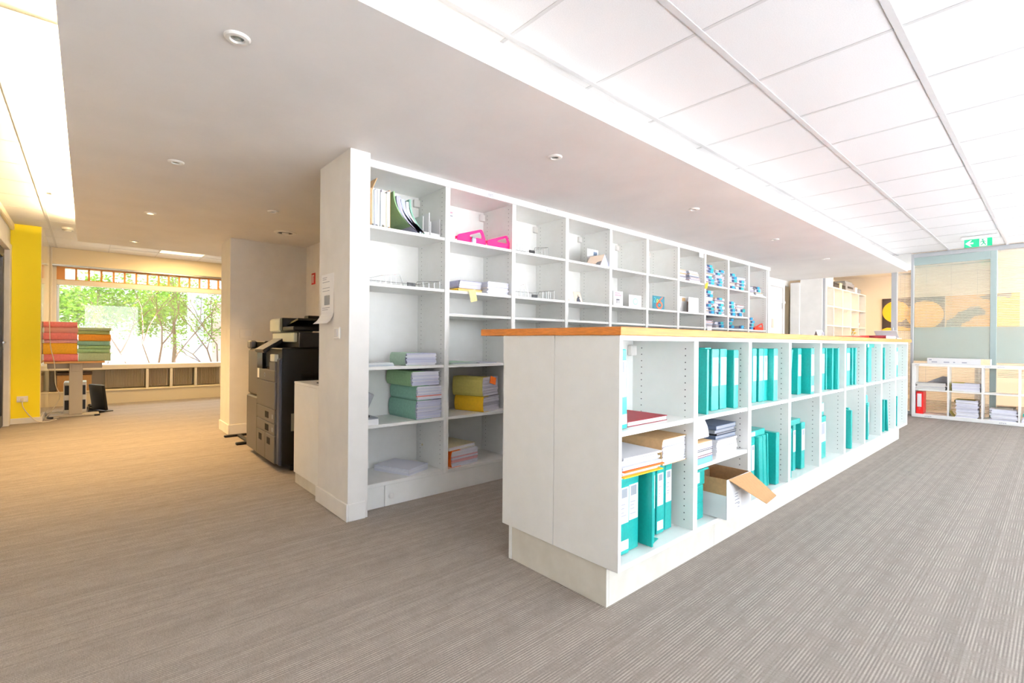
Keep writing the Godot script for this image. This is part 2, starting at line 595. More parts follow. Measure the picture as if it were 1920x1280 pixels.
func build_shell():
	wall_box("floor", Vector3(-3.1, -0.12, -10.6), Vector3(12.3, 0.0, 2.75), "carpet")
	# street front behind the camera: columns, header, glazed openings
	var f = struct("wall_front")
	box(f, "header", Vector3(-1.25, 2.3, 2.6), Vector3(12.3, 2.6, 2.8), M["wall"])
	box(f, "kerb", Vector3(-1.25, 0.0, 2.6), Vector3(12.3, 0.12, 2.8), M["wall"])
	var cols = [-0.3, 2.85, 5.9, 9.2, 12.1]
	for i in cols.size():
		box(f, "column", Vector3(cols[i] if i > 0 else -1.25, 0.12, 2.6), Vector3(cols[i] + 0.2, 2.3, 2.8), M["wall"])
	for i in cols.size() - 1:
		var w = struct("window_%d" % (i + 2))
		var x0 = cols[i] + 0.2
		var x1 = cols[i + 1]
		box(w, "frame", Vector3(x0, 0.12, 2.68), Vector3(x0 + 0.06, 2.3, 2.74), M["alu"])
		box(w, "frame", Vector3(x1 - 0.06, 0.12, 2.68), Vector3(x1, 2.3, 2.74), M["alu"])
		box(w, "frame", Vector3(x0 + 0.06, 2.24, 2.68), Vector3(x1 - 0.06, 2.3, 2.74), M["alu"])
		box(w, "frame", Vector3(x0 + 0.06, 0.12, 2.68), Vector3(x1 - 0.06, 0.18, 2.74), M["alu"])
		box(w, "pane", Vector3(x0 + 0.06, 0.18, 2.705), Vector3(x1 - 0.06, 2.24, 2.711), M["glass"])
	wall_box("wall_side", Vector3(-1.25, 0, -2.75), Vector3(-1.1, 2.6, 2.8))
	wall_box("wall_return", Vector3(-1.1, 0, -2.75), Vector3(-0.69, 2.6, -2.6))
	# left wall with the glazed door at its far end
	var l = struct("wall_left")
	box(l, "surface", Vector3(-0.84, 0, -7.15), Vector3(-0.69, 2.5, -2.75), M["wall"])
	box(l, "header", Vector3(-0.84, 2.14, -8.35), Vector3(-0.69, 2.5, -7.15), M["wall"])
	box(l, "cornice", Vector3(-0.69, 2.34, -8.35), Vector3(-0.655, 2.42, -2.75), M["cream_paint"], 0.008)
	var d = struct("door_1")
	box(d, "architrave", Vector3(-0.78, 0, -8.349), Vector3(-0.676, 2.16, -8.19), M["wall"], 0.004)
	box(d, "architrave", Vector3(-0.78, 2.08, -8.19), Vector3(-0.676, 2.16, -7.17), M["wall"], 0.004)
	box(d, "leaf_stile", Vector3(-0.775, 0.01, -8.19), Vector3(-0.725, 2.08, -8.09), M["dark_grey"], 0.003)
	box(d, "leaf_stile", Vector3(-0.775, 0.01, -7.25), Vector3(-0.725, 2.08, -7.16), M["dark_grey"], 0.003)
	box(d, "leaf_rail", Vector3(-0.775, 0.01, -8.09), Vector3(-0.725, 0.14, -7.25), M["dark_grey"], 0.003)
	box(d, "leaf_rail", Vector3(-0.775, 1.98, -8.09), Vector3(-0.725, 2.08, -7.25), M["dark_grey"], 0.003)
	box(d, "pane", Vector3(-0.753, 0.14, -8.09), Vector3(-0.747, 1.98, -7.25), M["glass"])
	box(d, "handle", Vector3(-0.722, 0.98, -8.16), Vector3(-0.70, 1.0, -8.02), M["chrome"], 0.003)
	box(d, "lock_plate", Vector3(-0.725, 0.90, -8.16), Vector3(-0.719, 1.03, -8.125), M["chrome"], 0.002)
	var hall = struct("wall_hall")
	box(hall, "surface", Vector3(-2.3, 0, -8.6), Vector3(-2.2, 2.5, -6.9), M["wall"])
	box(hall, "surface", Vector3(-2.2, 0, -8.6), Vector3(-0.84, 2.5, -8.5), M["wall"])
	box(hall, "surface", Vector3(-2.2, 0, -7.0), Vector3(-0.84, 2.5, -6.9), M["wall"])
	box(hall, "surface", Vector3(-2.3, -0.1, -8.6), Vector3(-0.84, 0.0, -6.9), M["slab"])
	# yellow pier
	var y = struct("wall_yellow")
	box(y, "surface", Vector3(-0.84, 0, -8.87), Vector3(-0.424, 2.42, -8.35), M["yellow_paint"])
	box(y, "side_panel", Vector3(-0.424, 0.0, -10.4), Vector3(-0.416, 2.42, -8.352), M["gloss_cream"])
	var bb = struct("baseboard_yellow")
	box(bb, "board", Vector3(-0.676, 0, -8.35), Vector3(-0.402, 0.068, -8.338), M["wall"], 0.002)
	box(bb, "board", Vector3(-0.415, 0, -8.87), Vector3(-0.403, 0.068, -8.35), M["wall"], 0.002)
	wall_box("wall_left_far", Vector3(-0.6, 0, -10.6), Vector3(-0.425, 2.5, -8.87), "cream_paint")
	# copier alcove and pillar
	wall_box("wall_alcove_back", Vector3(1.183, 0, -6.49), Vector3(3.3, 2.30, -6.018))
	wall_box("wall_alcove_side", Vector3(1.99, 0, -6.018), Vector3(2.12, 2.18, -3.29))
	wall_box("wall_pillar", Vector3(1.14, 0, -3.195), Vector3(1.262, 2.18, -2.716))
	wall_box("wall_shelf_back", Vector3(1.262, 0, -3.212), Vector3(8.46, 2.18, -3.186))
	var bp = struct("baseboard_pillar")
	box(bp, "board", Vector3(1.128, 0, -3.207), Vector3(1.14, 0.103, -2.704), M["wall"], 0.003)
	box(bp, "board", Vector3(1.14, 0, -2.716), Vector3(1.245, 0.103, -2.704), M["wall"], 0.003)
	var bc = struct("baseboard_alcove")
	box(bc, "board", Vector3(1.171, 0, -6.50), Vector3(1.183, 0.11, -6.006), M["wall"], 0.003)
	box(bc, "board", Vector3(1.183, 0, -6.018), Vector3(1.99, 0.11, -6.006), M["wall"], 0.003)
	wall_box("wall_right_far", Vector3(3.2, 0, -10.6), Vector3(3.35, 2.5, -6.49))
	# end wall with door beside the wall shelves
	var e = struct("wall_end")
	box(e, "surface", Vector3(9.30, 0, -2.98), Vector3(9.42, 2.18, -2.645), M["wall"])
	box(e, "pilaster", Vector3(9.27, 0, -3.13), Vector3(9.42, 2.12, -2.98), M["wall"], 0.004)
	box(e, "above_door", Vector3(8.46, 2.07, -3.32), Vector3(9.42, 2.18, -3.19), M["wall"])
	box(e, "door_pier", Vector3(9.14, 0, -3.32), Vector3(9.20, 2.07, -3.19), M["wall"])
	box(e, "niche_back", Vector3(9.20, 0, -3.32), Vector3(9.42, 2.07, -3.30), M["cream_paint"])
	box(e, "niche_rail", Vector3(9.20, 1.76, -3.29), Vector3(9.27, 1.80, -3.20), M["wall"])
	box(e, "upper", Vector3(9.33, 2.18, -3.35), Vector3(9.42, 2.44, -1.48), M["wall"])
	var d2 = struct("door_2")
	box(d2, "architrave", Vector3(8.46, 0, -3.20), Vector3(8.52, 2.07, -3.17), M["wall"], 0.004)
	box(d2, "architrave", Vector3(9.08, 0, -3.20), Vector3(9.14, 2.07, -3.17), M["wall"], 0.004)
	box(d2, "architrave", Vector3(8.52, 2.02, -3.20), Vector3(9.08, 2.07, -3.17), M["wall"], 0.004)
	box(d2, "leaf", Vector3(8.52, 0.01, -3.23), Vector3(9.08, 2.02, -3.19), M["gloss_white"], 0.003)
	box(d2, "hinge", Vector3(9.06, 1.66, -3.19), Vector3(9.075, 1.76, -3.182), M["steel"])
	box(d2, "sign_plate", Vector3(8.62, 1.32, -3.189), Vector3(8.70, 1.47, -3.184), M["card_blush"], 0.002, "small beige door sign")
	# office shell beyond the partition
	wall_box("wall_office_back", Vector3(12.1, 0, -3.35), Vector3(12.25, 2.6, 2.8), "office_wall")
	wall_box("wall_office_side", Vector3(9.42, 0, -3.35), Vector3(12.1, 2.6, -3.20), "office_wall")

func build_ceiling():
	var c = struct("ceiling")
	box(c, "slab", Vector3(-3.25, 2.46, -10.6), Vector3(12.3, 2.6, 2.8), M["slab"])
	var tm = box_mesh(Vector3(0.594, 0.014, 0.58))
	var tl = box_mesh(Vector3(0.592, 0.014, 0.592))
	# big room: rails run along x (wide) and z (narrow)
	var xs = []
	for k in range(-3, 13):
		xs.append(2.02 + 0.6015 * k)
	var zs = []
	for k in range(-1, 8):
		zs.append(-1.643 + 0.588 * k)
	for i in xs.size() - 1:
		for j in zs.size() - 1:
			mi(c, "tile", tm, M["tile"], Vector3((xs[i] + xs[i + 1]) * 0.5, 2.4275, (zs[j] + zs[j + 1]) * 0.5))
	for z in zs:
		box(c, "main_rail", Vector3(xs[0], 2.4165, z - 0.014), Vector3(9.36, 2.43, z + 0.014), M["grid"])
	for i in range(0, xs.size()):
		box(c, "cross_rail", Vector3(xs[i] - 0.009, 2.4185, zs[0]), Vector3(xs[i] + 0.009, 2.43, zs[zs.size() - 1]), M["grid"])
	box(c, "edge_board", Vector3(-1.1, 2.424, -2.6), Vector3(xs[0], 2.44, 2.6), M["tile"])
	box(c, "edge_board", Vector3(xs[0], 2.424, zs[zs.size() - 1]), Vector3(9.36, 2.44, 2.6), M["tile"])
	box(c, "edge_board", Vector3(9.34, 2.424, -3.3), Vector3(12.1, 2.44, 2.6), M["office_wall"])
	# passage on the left and the strip in front of the far window
	var lx = [-0.69, -0.342, 0.26]
	var k2 = 0
	while k2 < 13:
		var z = -3.06 - 0.6 * k2
		for i in 2:
			var w = lx[i + 1] - lx[i]
			mi(c, "tile", box_mesh(Vector3(w - 0.008, 0.014, 0.592)), M["tile"], Vector3((lx[i] + lx[i + 1]) * 0.5, 2.4275, z - 0.3))
		box(c, "cross_rail", Vector3(-0.69, 2.4185, z - 0.609), Vector3(0.26, 2.43, z - 0.591), M["grid"])
		k2 += 1
	box(c, "main_rail", Vector3(-0.354, 2.4165, -10.1), Vector3(-0.33, 2.43, -3.06), M["grid"])
	box(c, "edge_beam", Vector3(-0.69, 2.37, -3.07), Vector3(0.26, 2.43, -2.93), M["wall"], 0.004)
	for i in 5:
		for j in 5:
			if i == 1 and j == 1:
				continue
			mi(c, "tile", tl, M["tile"], Vector3(0.56 + 0.6 * i, 2.4275, -9.85 + 0.6 * j))
	for i in 6:
		box(c, "cross_rail", Vector3(0.252 + 0.6 * i, 2.4185, -10.15), Vector3(0.268 + 0.6 * i, 2.43, -7.1), M["grid"])
	for j in 6:
		box(c, "main_rail", Vector3(0.26, 2.4165, -10.162 + 0.6 * j), Vector3(3.2, 2.43, -10.138 + 0.6 * j), M["grid"])
	# dropped plaster ceiling with an upstand lip along its open edges
	var s = struct("ceiling_soffit")
	box(s, "underside", Vector3(-0.083, SOFFIT, -7.49), Vector3(9.33, SOFFIT + 0.03, -1.525), M["soffit_paint"])
	box(s, "lip", Vector3(-0.053, SOFFIT + 0.03, -1.555), Vector3(9.33, 2.278, -1.525), M["soffit_paint"])
	box(s, "lip", Vector3(-0.083, SOFFIT + 0.03, -7.49), Vector3(-0.053, 2.278, -1.525), M["soffit_paint"])
	box(s, "lip", Vector3(-0.053, SOFFIT + 0.03, -7.49), Vector3(3.2, 2.278, -7.46), M["soffit_paint"])

func build_far_window():
	var zf = -10.09
	var w = struct("wall_window")
	box(w, "upper_wall", Vector3(-0.43, 2.172, -10.6), Vector3(3.3, 2.5, zf), M["cream_paint"])
	box(w, "shutter_box", Vector3(-0.40, 2.145, -10.5), Vector3(3.2, 2.172, zf - 0.01), M["steel"])
	box(w, "base", Vector3(-0.42, 0.0, -10.5), Vector3(3.2, 0.20, zf), M["cream_paint"])
	box(w, "ledge", Vector3(-0.42, 0.20, -10.5), Vector3(3.2, 0.222, zf + 0.012), M["cream_paint"], 0.004)
	box(w, "recess_back", Vector3(-0.42, 0.222, -10.52), Vector3(3.2, 0.545, -10.42), M["cream_paint"])
	box(w, "sill", Vector3(-0.42, 0.545, -10.5), Vector3(3.2, 0.622, zf + 0.005), M["window_frame"], 0.006)
	for x in [0.755, 1.085, 1.44, 1.83, 2.2, 2.6]:
		box(w, "sill_post", Vector3(x, 0.222, zf - 0.05), Vector3(x + 0.038, 0.545, zf), M["window_frame"], 0.003)
	# finned radiators behind the posts
	var spans = [[0.235, 0.745], [0.80, 1.08], [1.13, 1.43], [1.485, 1.82]]
	var names = ["longest ribbed radiator under the far window, beside the desk", "short ribbed radiator between first and second sill posts", "ribbed radiator between second and third sill posts", "ribbed radiator under the window, next to the wall end"]
	for i in spans.size():
		var a = spans[i][0]
		var b = spans[i][1]
		var r = thing("radiator", names[i], "radiator", Vector3(a, 0.235, -10.28), 0.0, "ribbed radiators under the window")
		box(r, "water_pipe", Vector3(0, 0.015, -0.07), Vector3(b - a, 0.035, -0.05), M["radiator"])
		var st = sb()
		var n = int((b - a) / 0.022)
		for k in n:
			add_box(st, Vector3(0.011 + 0.022 * k, 0.15, 0), Vector3(0.013, 0.30, 0.05), 0.005)
		add_box(st, Vector3((b - a) / 2, 0.15, -0.02), Vector3(b - a, 0.28, 0.006))
		mi(r, "fins", st.commit(), M["radiator"]).set_meta("kind", "stuff")
	# window frame, panes and lit transom strip
	var n1 = struct("window_1")
	box(n1, "jamb", Vector3(-0.40, 0.622, -10.28), Vector3(-0.345, 2.145, -10.16), M["window_frame"], 0.005)
	box(n1, "jamb_post", Vector3(-0.416, 0.622, -10.16), Vector3(-0.39, 2.42, -10.08), M["window_frame"], 0.004)
	box(n1, "transom_bar", Vector3(-0.345, 1.868, -10.26), Vector3(3.2, 1.945, -10.16), M["window_frame"], 0.006)
	box(n1, "shutter_rail", Vector3(-0.345, 0.622, -10.30), Vector3(-0.315, 1.868, -10.24), M["steel"], 0.003)
	box(n1, "pane", Vector3(-0.315, 0.622, -10.285), Vector3(3.2, 1.868, -10.279), M["glass"])
	box(n1, "transom_frame", Vector3(-0.345, 2.128, -10.24), Vector3(3.2, 2.145, -10.18), M["transom_wood"])
	box(n1, "transom_frame", Vector3(-0.345, 1.945, -10.24), Vector3(3.2, 1.957, -10.18), M["transom_wood"])
	box(n1, "transom_frame", Vector3(-0.345, 1.957, -10.24), Vector3(-0.25, 2.128, -10.18), M["transom_wood"])
	var x = -0.25
	var k3 = 0
	while x < 3.1:
		var wd = 0.125 if k3 % 4 != 0 else 0.115
		box(n1, "transom_pane", Vector3(x, 1.957, -10.215), Vector3(x + wd, 2.128, -10.209), M["glass"])
		box(n1, "muntin", Vector3(x + wd, 1.957, -10.235), Vector3(x + wd + 0.026, 2.128, -10.185), M["transom_wood"], 0.003)
		x += wd + 0.026
		k3 += 1

func build_partition():
	var zs = [-1.45, -0.60, 1.3, 2.6]
	var w = struct("window_7")
	box(w, "post", Vector3(9.33, 0, -2.645), Vector3(9.43, 2.17, -2.605), M["alu"], 0.003)
	box(w, "post", Vector3(9.33, 0, -1.72), Vector3(9.43, 2.17, -1.65), M["alu"], 0.003)
	box(w, "post", Vector3(9.33, 0, -1.485), Vector3(9.43, 2.42, -1.45), M["alu"], 0.003)
	box(w, "pull_handle", Vector3(9.29, 0.9, -1.70), Vector3(9.31, 1.32, -1.68), M["chrome"], 0.004)
	box(w, "head_rail", Vector3(9.33, 2.36, -1.45), Vector3(9.43, 2.42, 2.6), M["alu"], 0.003)
	box(w, "reflection_band", Vector3(9.345, 2.245, -1.45), Vector3(9.40, 2.36, -0.632), M["reflection_green"], 0.003)  # band and bars build the reflection of a window frame as parts
	box(w, "reflection_bar", Vector3(9.345, 0.06, -0.632), Vector3(9.40, 2.36, -0.565), M["reflection_green"], 0.003)
	box(w, "reflection_bar", Vector3(9.345, 0.06, 1.28), Vector3(9.40, 2.36, 1.34), M["reflection_green"], 0.003)
	box(w, "foot_rail", Vector3(9.33, 0, -1.45), Vector3(9.43, 0.06, 2.6), M["alu"], 0.003)
	box(w, "foot_rail", Vector3(9.33, 0, -1.65), Vector3(9.43, 0.06, -1.485), M["alu"], 0.003)
	box(w, "side_pane", Vector3(9.345, 0.06, -1.65), Vector3(9.351, 2.17, -1.485), M["glass"])
	box(w, "pane", Vector3(9.352, 1.312, -1.45), Vector3(9.358, 2.245, -0.632), M["glass_reflection"])
	box(w, "film_band", Vector3(9.352, 0.815, -1.45), Vector3(9.358, 1.312, -0.632), M["glass_film"], 0.0, "frosted grey-green film band")
	box(w, "pane", Vector3(9.352, 0.06, -1.45), Vector3(9.358, 0.815, -0.632), M["glass"])
	for r in [[-0.565, 1.28], [1.34, 2.6]]:
		box(w, "pane", Vector3(9.352, 1.312, r[0]), Vector3(9.358, 2.36, r[1]), M["glass"])
		box(w, "film_band", Vector3(9.352, 0.815, r[0]), Vector3(9.358, 1.312, r[1]), M["glass_film"], 0.0, "frosted grey-green film band")
		box(w, "pane", Vector3(9.352, 0.06, r[0]), Vector3(9.358, 0.815, r[1]), M["glass"])
	# venetian blinds hanging inside the glazing: thin aluminium slats
	var bl = [[-1.648, -1.488, 0.30, 2.15, "narrow venetian blind beside the office doorway post"], [-1.445, -0.635, 0.10, 2.235, "venetian blind behind the partition pane framed by the reflection bars"], [-0.56, 1.275, 0.62, 2.355, "wide venetian blind in the partition, right of the green mullion"]]
	for e in bl:
		var o = thing("venetian_blind", e[4], "blind", Vector3(9.41, 0, (e[0] + e[1]) * 0.5))
		var wd = e[1] - e[0]
		var st = sb()
		var y = e[2]
		var bs = Basis(Vector3(0, 0, 1), deg_to_rad(-28.0))
		while y < e[3] - 0.03:
			add_box(st, Vector3(0, y, 0), Vector3(0.019, 0.0012, wd - 0.006), 0.0, bs)
			y += 0.0235
		mi(o, "slats", st.commit(), M["slat"]).set_meta("kind", "stuff")
		box(o, "head_box", Vector3(-0.013, e[3] - 0.028, -wd / 2), Vector3(0.013, e[3], wd / 2), M["slat"])
		for q in [-0.34, 0.0, 0.34]:
			var st2 = sb()
			add_tube(st2, [Vector3(0.006, e[2], q * wd), Vector3(0.006, e[3], q * wd)], 0.0015, 4)
			mi(o, "ladder_cord", st2.commit(), M["label_grey"])

# ---------------------------------------------------------------- furniture builders
func pins_mesh(key, w, d, y0, y1, t):
	if mesh_cache.has(key):
		return mesh_cache[key]
	var st = sb()
	for side in [0, 1]:
		var x = t + 0.0004 if side == 0 else w - t - 0.0004
		var n = Vector3(1, 0, 0) if side == 0 else Vector3(-1, 0, 0)
		for z in [-0.045, -d + 0.06]:
			var y = y0 + 0.06
			while y < y1 - 0.05:
				var c = Vector3(x, y, z)
				for k in 6:
					var a0 = TAU * k / 6
					var a1 = TAU * (k + 1) / 6
					tri(st, c, c + Vector3(0, cos(a0), sin(a0)) * 0.0032, c + Vector3(0, cos(a1), sin(a1)) * 0.0032, n)
				y += 0.032
	mesh_cache[key] = st.commit()
	return mesh_cache[key]

func shelf_unit(n, label, group, x0, w, zf, d, y0, y1, top_t, shelves, pinkey):
	var t = 0.019
	var o = thing(n, label, "shelving", Vector3(x0, 0, zf), 0.0, group)
	var m = M["melamine"]
	box(o, "side_panel", Vector3(0, y0, -d), Vector3(t, y1, 0), m, 0.0012)
	box(o, "side_panel", Vector3(w - t, y0, -d), Vector3(w, y1, 0), m, 0.0012)
	box(o, "top_panel", Vector3(t, y1 - top_t, -d), Vector3(w - t, y1, 0), m, 0.0012)
	box(o, "bottom_panel", Vector3(t, y0, -d), Vector3(w - t, y0 + 0.022, 0), m, 0.0012)
	box(o, "back_panel", Vector3(t, y0 + 0.022, -d), Vector3(w - t, y1 - top_t, -d + 0.008), m)
	for y in shelves:
		box(o, "shelf", Vector3(t + 0.001, y - 0.02, -d + 0.009), Vector3(w - t - 0.001, y, -0.006), m, 0.0012)
	box(o, "hanging_bracket", Vector3(w - t - 0.05, y1 - top_t - 0.075, -d + 0.009), Vector3(w - t - 0.001, y1 - top_t - 0.02, -d + 0.034), M["plastic_white"], 0.004)
	var p = mi(o, "pin_holes", pins_mesh(pinkey, w, d, y0, y1, t), M["pin"])
	p.set_meta("kind", "stuff")
	return o

func build_counter():
	for k in 9:
		var sh = [0.703]
		if k == 1:
			sh.append(0.475)
		var lab = "%s open white bay of the counter, counted from the near end" % ORD[k]
		if k == 1:
			lab = "white counter bay with an extra low shelf above the open carton"
		shelf_unit("counter_bay", lab, "open bays of the counter", 1.535 + 0.593 * k, 0.593, -1.114, 0.343, 0.163, 1.078, 0.02, sh, "counter")
	var r = thing("rear_cabinet", "white cupboard run behind the open bays, its plain end panel visible", "cabinet", Vector3(1.535, 0, -1.459))
	box(r, "end_panel", Vector3(0, 0.163, -0.342), Vector3(0.019, 1.078, 0), M["melamine"], 0.0012)
	box(r, "end_panel", Vector3(5.318, 0.163, -0.342), Vector3(5.337, 1.078, 0), M["melamine"], 0.0012)
	box(r, "bottom_panel", Vector3(0.019, 0.163, -0.32), Vector3(5.318, 0.183, 0), M["melamine"])
	box(r, "top_panel", Vector3(0.019, 1.058, -0.32), Vector3(5.318, 1.078, 0), M["melamine"])
	for k in 9:
		box(r, "door", Vector3(0.021 + 0.589 * k, 0.165, -0.342), Vector3(0.606 + 0.589 * k, 1.076, -0.322), M["melamine"], 0.0012)
	var p = thing("counter_plinth", "off-white recessed plinth the counter stands on", "plinth", Vector3(1.548, 0, -1.178))
	box(p, "front_board", Vector3(0.016, 0, -0.018), Vector3(0.9, 0.163, 0), M["plinth"], 0.0015)
	box(p, "front_board", Vector3(0.902, 0, -0.018), Vector3(3.1, 0.163, 0), M["plinth"], 0.0015)
	box(p, "front_board", Vector3(3.102, 0, -0.018), Vector3(5.262, 0.163, 0), M["plinth"], 0.0015)
	box(p, "end_board", Vector3(0, 0, -0.565), Vector3(0.016, 0.16, 0), M["plinth"], 0.0015)
	box(p, "corner_strip", Vector3(-0.003, 0, -0.585), Vector3(0.016, 0.16, -0.566), M["melamine"], 0.0015)
	box(p, "end_board", Vector3(5.262, 0, -0.58), Vector3(5.278, 0.163, 0), M["plinth"], 0.0015)
	box(p, "rear_board", Vector3(0.016, 0, -0.58), Vector3(5.262, 0.163, -0.562), M["plinth"], 0.0015)
	var t = thing("worktop", "long orange-brown wooden worktop on the white counter", "worktop", Vector3(1.528, 1.078, -1.105))
	box(t, "board", Vector3(0, 0, -0.87), Vector3(5.49, 0.033, 0), M["worktop"], 0.002)

func build_wall_shelves():
	for k in 10:
		var sh = [1.765, 1.408, 1.243, 0.885, 0.521]
		if k == 0:
			sh = [1.765, 1.408, 0.885, 0.521]
		if k == 9:
			sh = [1.732, 1.243, 0.885, 0.521]
		shelf_unit("shelving_bay", "%s tall white bay of the wall shelving, counted from the pillar" % ORD[k], "tall bays of the wall shelving", 1.263 + 0.6155 * k, 0.6155, -2.812, 0.372, 0.135, 2.135, 0.02, sh, "wall")
	var f = thing("shelf_fascia", "white fascia board above the wall shelves with faint pencilled initials", "fascia", Vector3(1.263, 2.115, -2.812))
	box(f, "board", Vector3(-0.018, 0.0, 0.001), Vector3(6.24, 0.046, 0.014), M["melamine_edge"], 0.001)
	mi(f, "lettering", text_mesh("JMB", 0.032), M["ink_soft"], Vector3(0.98, 0.017, 0.0145))
	mi(f, "lettering", text_mesh("JMA", 0.032), M["ink_soft"], Vector3(1.59, 0.017, 0.0145))
	var e = thing("shelf_end_panel", "white end panel closing the wall shelving beside the far door", "panel", Vector3(7.43, 0, -2.80))
	box(e, "board", Vector3(0, 0, -0.39), Vector3(0.04, 2.16, 0.0), M["melamine"], 0.002)
	var p = thing("shelf_plinth", "white plinth boards under the wall shelves with a small round knob", "plinth", Vector3(1.263, 0, -2.816))
	box(p, "board", Vector3(0.0, 0, -0.018), Vector3(0.158, 0.134, 0), M["melamine"], 0.0015)
	box(p, "board", Vector3(0.161, 0, -0.018), Vector3(3.1, 0.134, 0), M["melamine"], 0.0015)
	box(p, "board", Vector3(3.103, 0, -0.018), Vector3(6.15, 0.134, 0), M["melamine"], 0.0015)
	var st = sb()
	add_lathe(st, [Vector2(0.0, 0.012), Vector2(0.012, 0.011), Vector2(0.018, 0.006), Vector2(0.02, 0.0)], 16, Vector3.ZERO, Basis(Vector3(1, 0, 0), PI / 2))
	mi(p, "knob", st.commit(), M["plastic_white"], Vector3(0.205, 0.06, 0.0))

# ---------------------------------------------------------------- small things
func lettering(parent, x, y, w, n, z, sd):
	var rng := RandomNumberGenerator.new()
	rng.seed = sd
	var st = sb()
	for i in n:
		var l = w * rng.randf_range(0.35, 0.85)
		add_box(st, Vector3(x + l * 0.5, y - i * 0.016 - rng.randf() * 0.006, z), Vector3(l, 0.003, 0.0006))
	return mi(parent, "lettering", st.commit(), M["ink_soft"])

func binder(label, x, y, zf, w, h = 0.318, lab = true, sticker = false, tilt = 0.0, d = 0.245, turn = 0.0):
	var o = thing("binder", label, "binder", Vector3(x, y, zf), turn, "teal binders in the counter")
	o.rotation_degrees.z = tilt
	box(o, "body", Vector3(0, 0, -d), Vector3(w, h, 0), M["teal"], minf(0.0025, w * 0.2))
	if w > 0.03:
		box(o, "flap_edge", Vector3(0.002, h - 0.03, 0.0), Vector3(w - 0.002, h - 0.004, 0.0012), M["teal"], 0.0005)
	if lab:
		var a = h * 0.40
		var b = h * 0.86
		var s = box(o, "spine_label", Vector3(w * 0.08, a, 0.0003), Vector3(w * 0.92, b, 0.001), M["label_white"], 0.0, "white spine label")
		box(s, "emblem", Vector3(-w * 0.27, (b - a) * 0.5 - w * 0.62, 0.0004), Vector3(w * 0.27, (b - a) * 0.5 - 0.006, 0.0009), M["label_grey"])
		if w > 0.04:
			lettering(s, -w * 0.3, (b - a) * 0.5 - w * 0.62 - 0.022, w * 0.6, 4, 0.0007, int(x * 1000))
	if sticker:
		box(o, "sticker", Vector3(w * 0.06, 0.018, 0.0003), Vector3(w * 0.94, 0.058, 0.0012), M["label_white"])
	return o

# folded cover round a block of paper; spine towards -x, page edges towards +z
func dossier(n, label, cat, pos, w, h, d, turn, cover, sd, group = "", tints = null, cover_len = 0.97, layers = 0):
	if tints == null:
		tints = [Color(0.86, 0.87, 0.93), Color(0.80, 0.81, 0.90), Color(0.9, 0.9, 0.92), Color(0.72, 0.73, 0.82)]
	var o = thing(n, label, cat, pos, turn, group)
	var t = 0.0022
	var b = minf(0.016, h * 0.4)
	var outer = []
	outer.append(Vector2(w * cover_len, h))
	outer.append(Vector2(b + 0.01, h))
	for k in 9:
		var a = PI * 0.5 + PI * k / 8.0
		outer.append(Vector2(b + b * cos(a), h * 0.5 + h * 0.5 * sin(a)))
	outer.append(Vector2(b + 0.01, 0))
	outer.append(Vector2(w * cover_len, 0))
	var inner = offset_line(outer, t)
	var st = sb()
	add_band(st, outer, inner, -d, 0.0)
	mi(o, "cover", st.commit(), cover)
	var nl = layers if layers > 0 else int(clampf(h / 0.006, 3, 22))
	mi(o, "pages", sheets_mesh(w - 0.022, h - 2.4 * t, d - 0.008, nl, sd, tints, 0.005), M["paper"], Vector3(0.016, t * 1.1, -0.004))
	return o

func pile(n, label, cat, pos, w, h, d, turn, sd, group = "", tints = null, jag = 0.008, layers = 0):
	if tints == null:
		tints = [Color(0.86, 0.87, 0.93), Color(0.9, 0.9, 0.93), Color(0.8, 0.81, 0.9)]
	var o = thing(n, label, cat, pos, turn, group)
	mi(o, "sheets", sheets_mesh(w, h, d, layers if layers > 0 else int(clampf(h / 0.005, 2, 24)), sd, tints, jag), M["paper"])
	return o

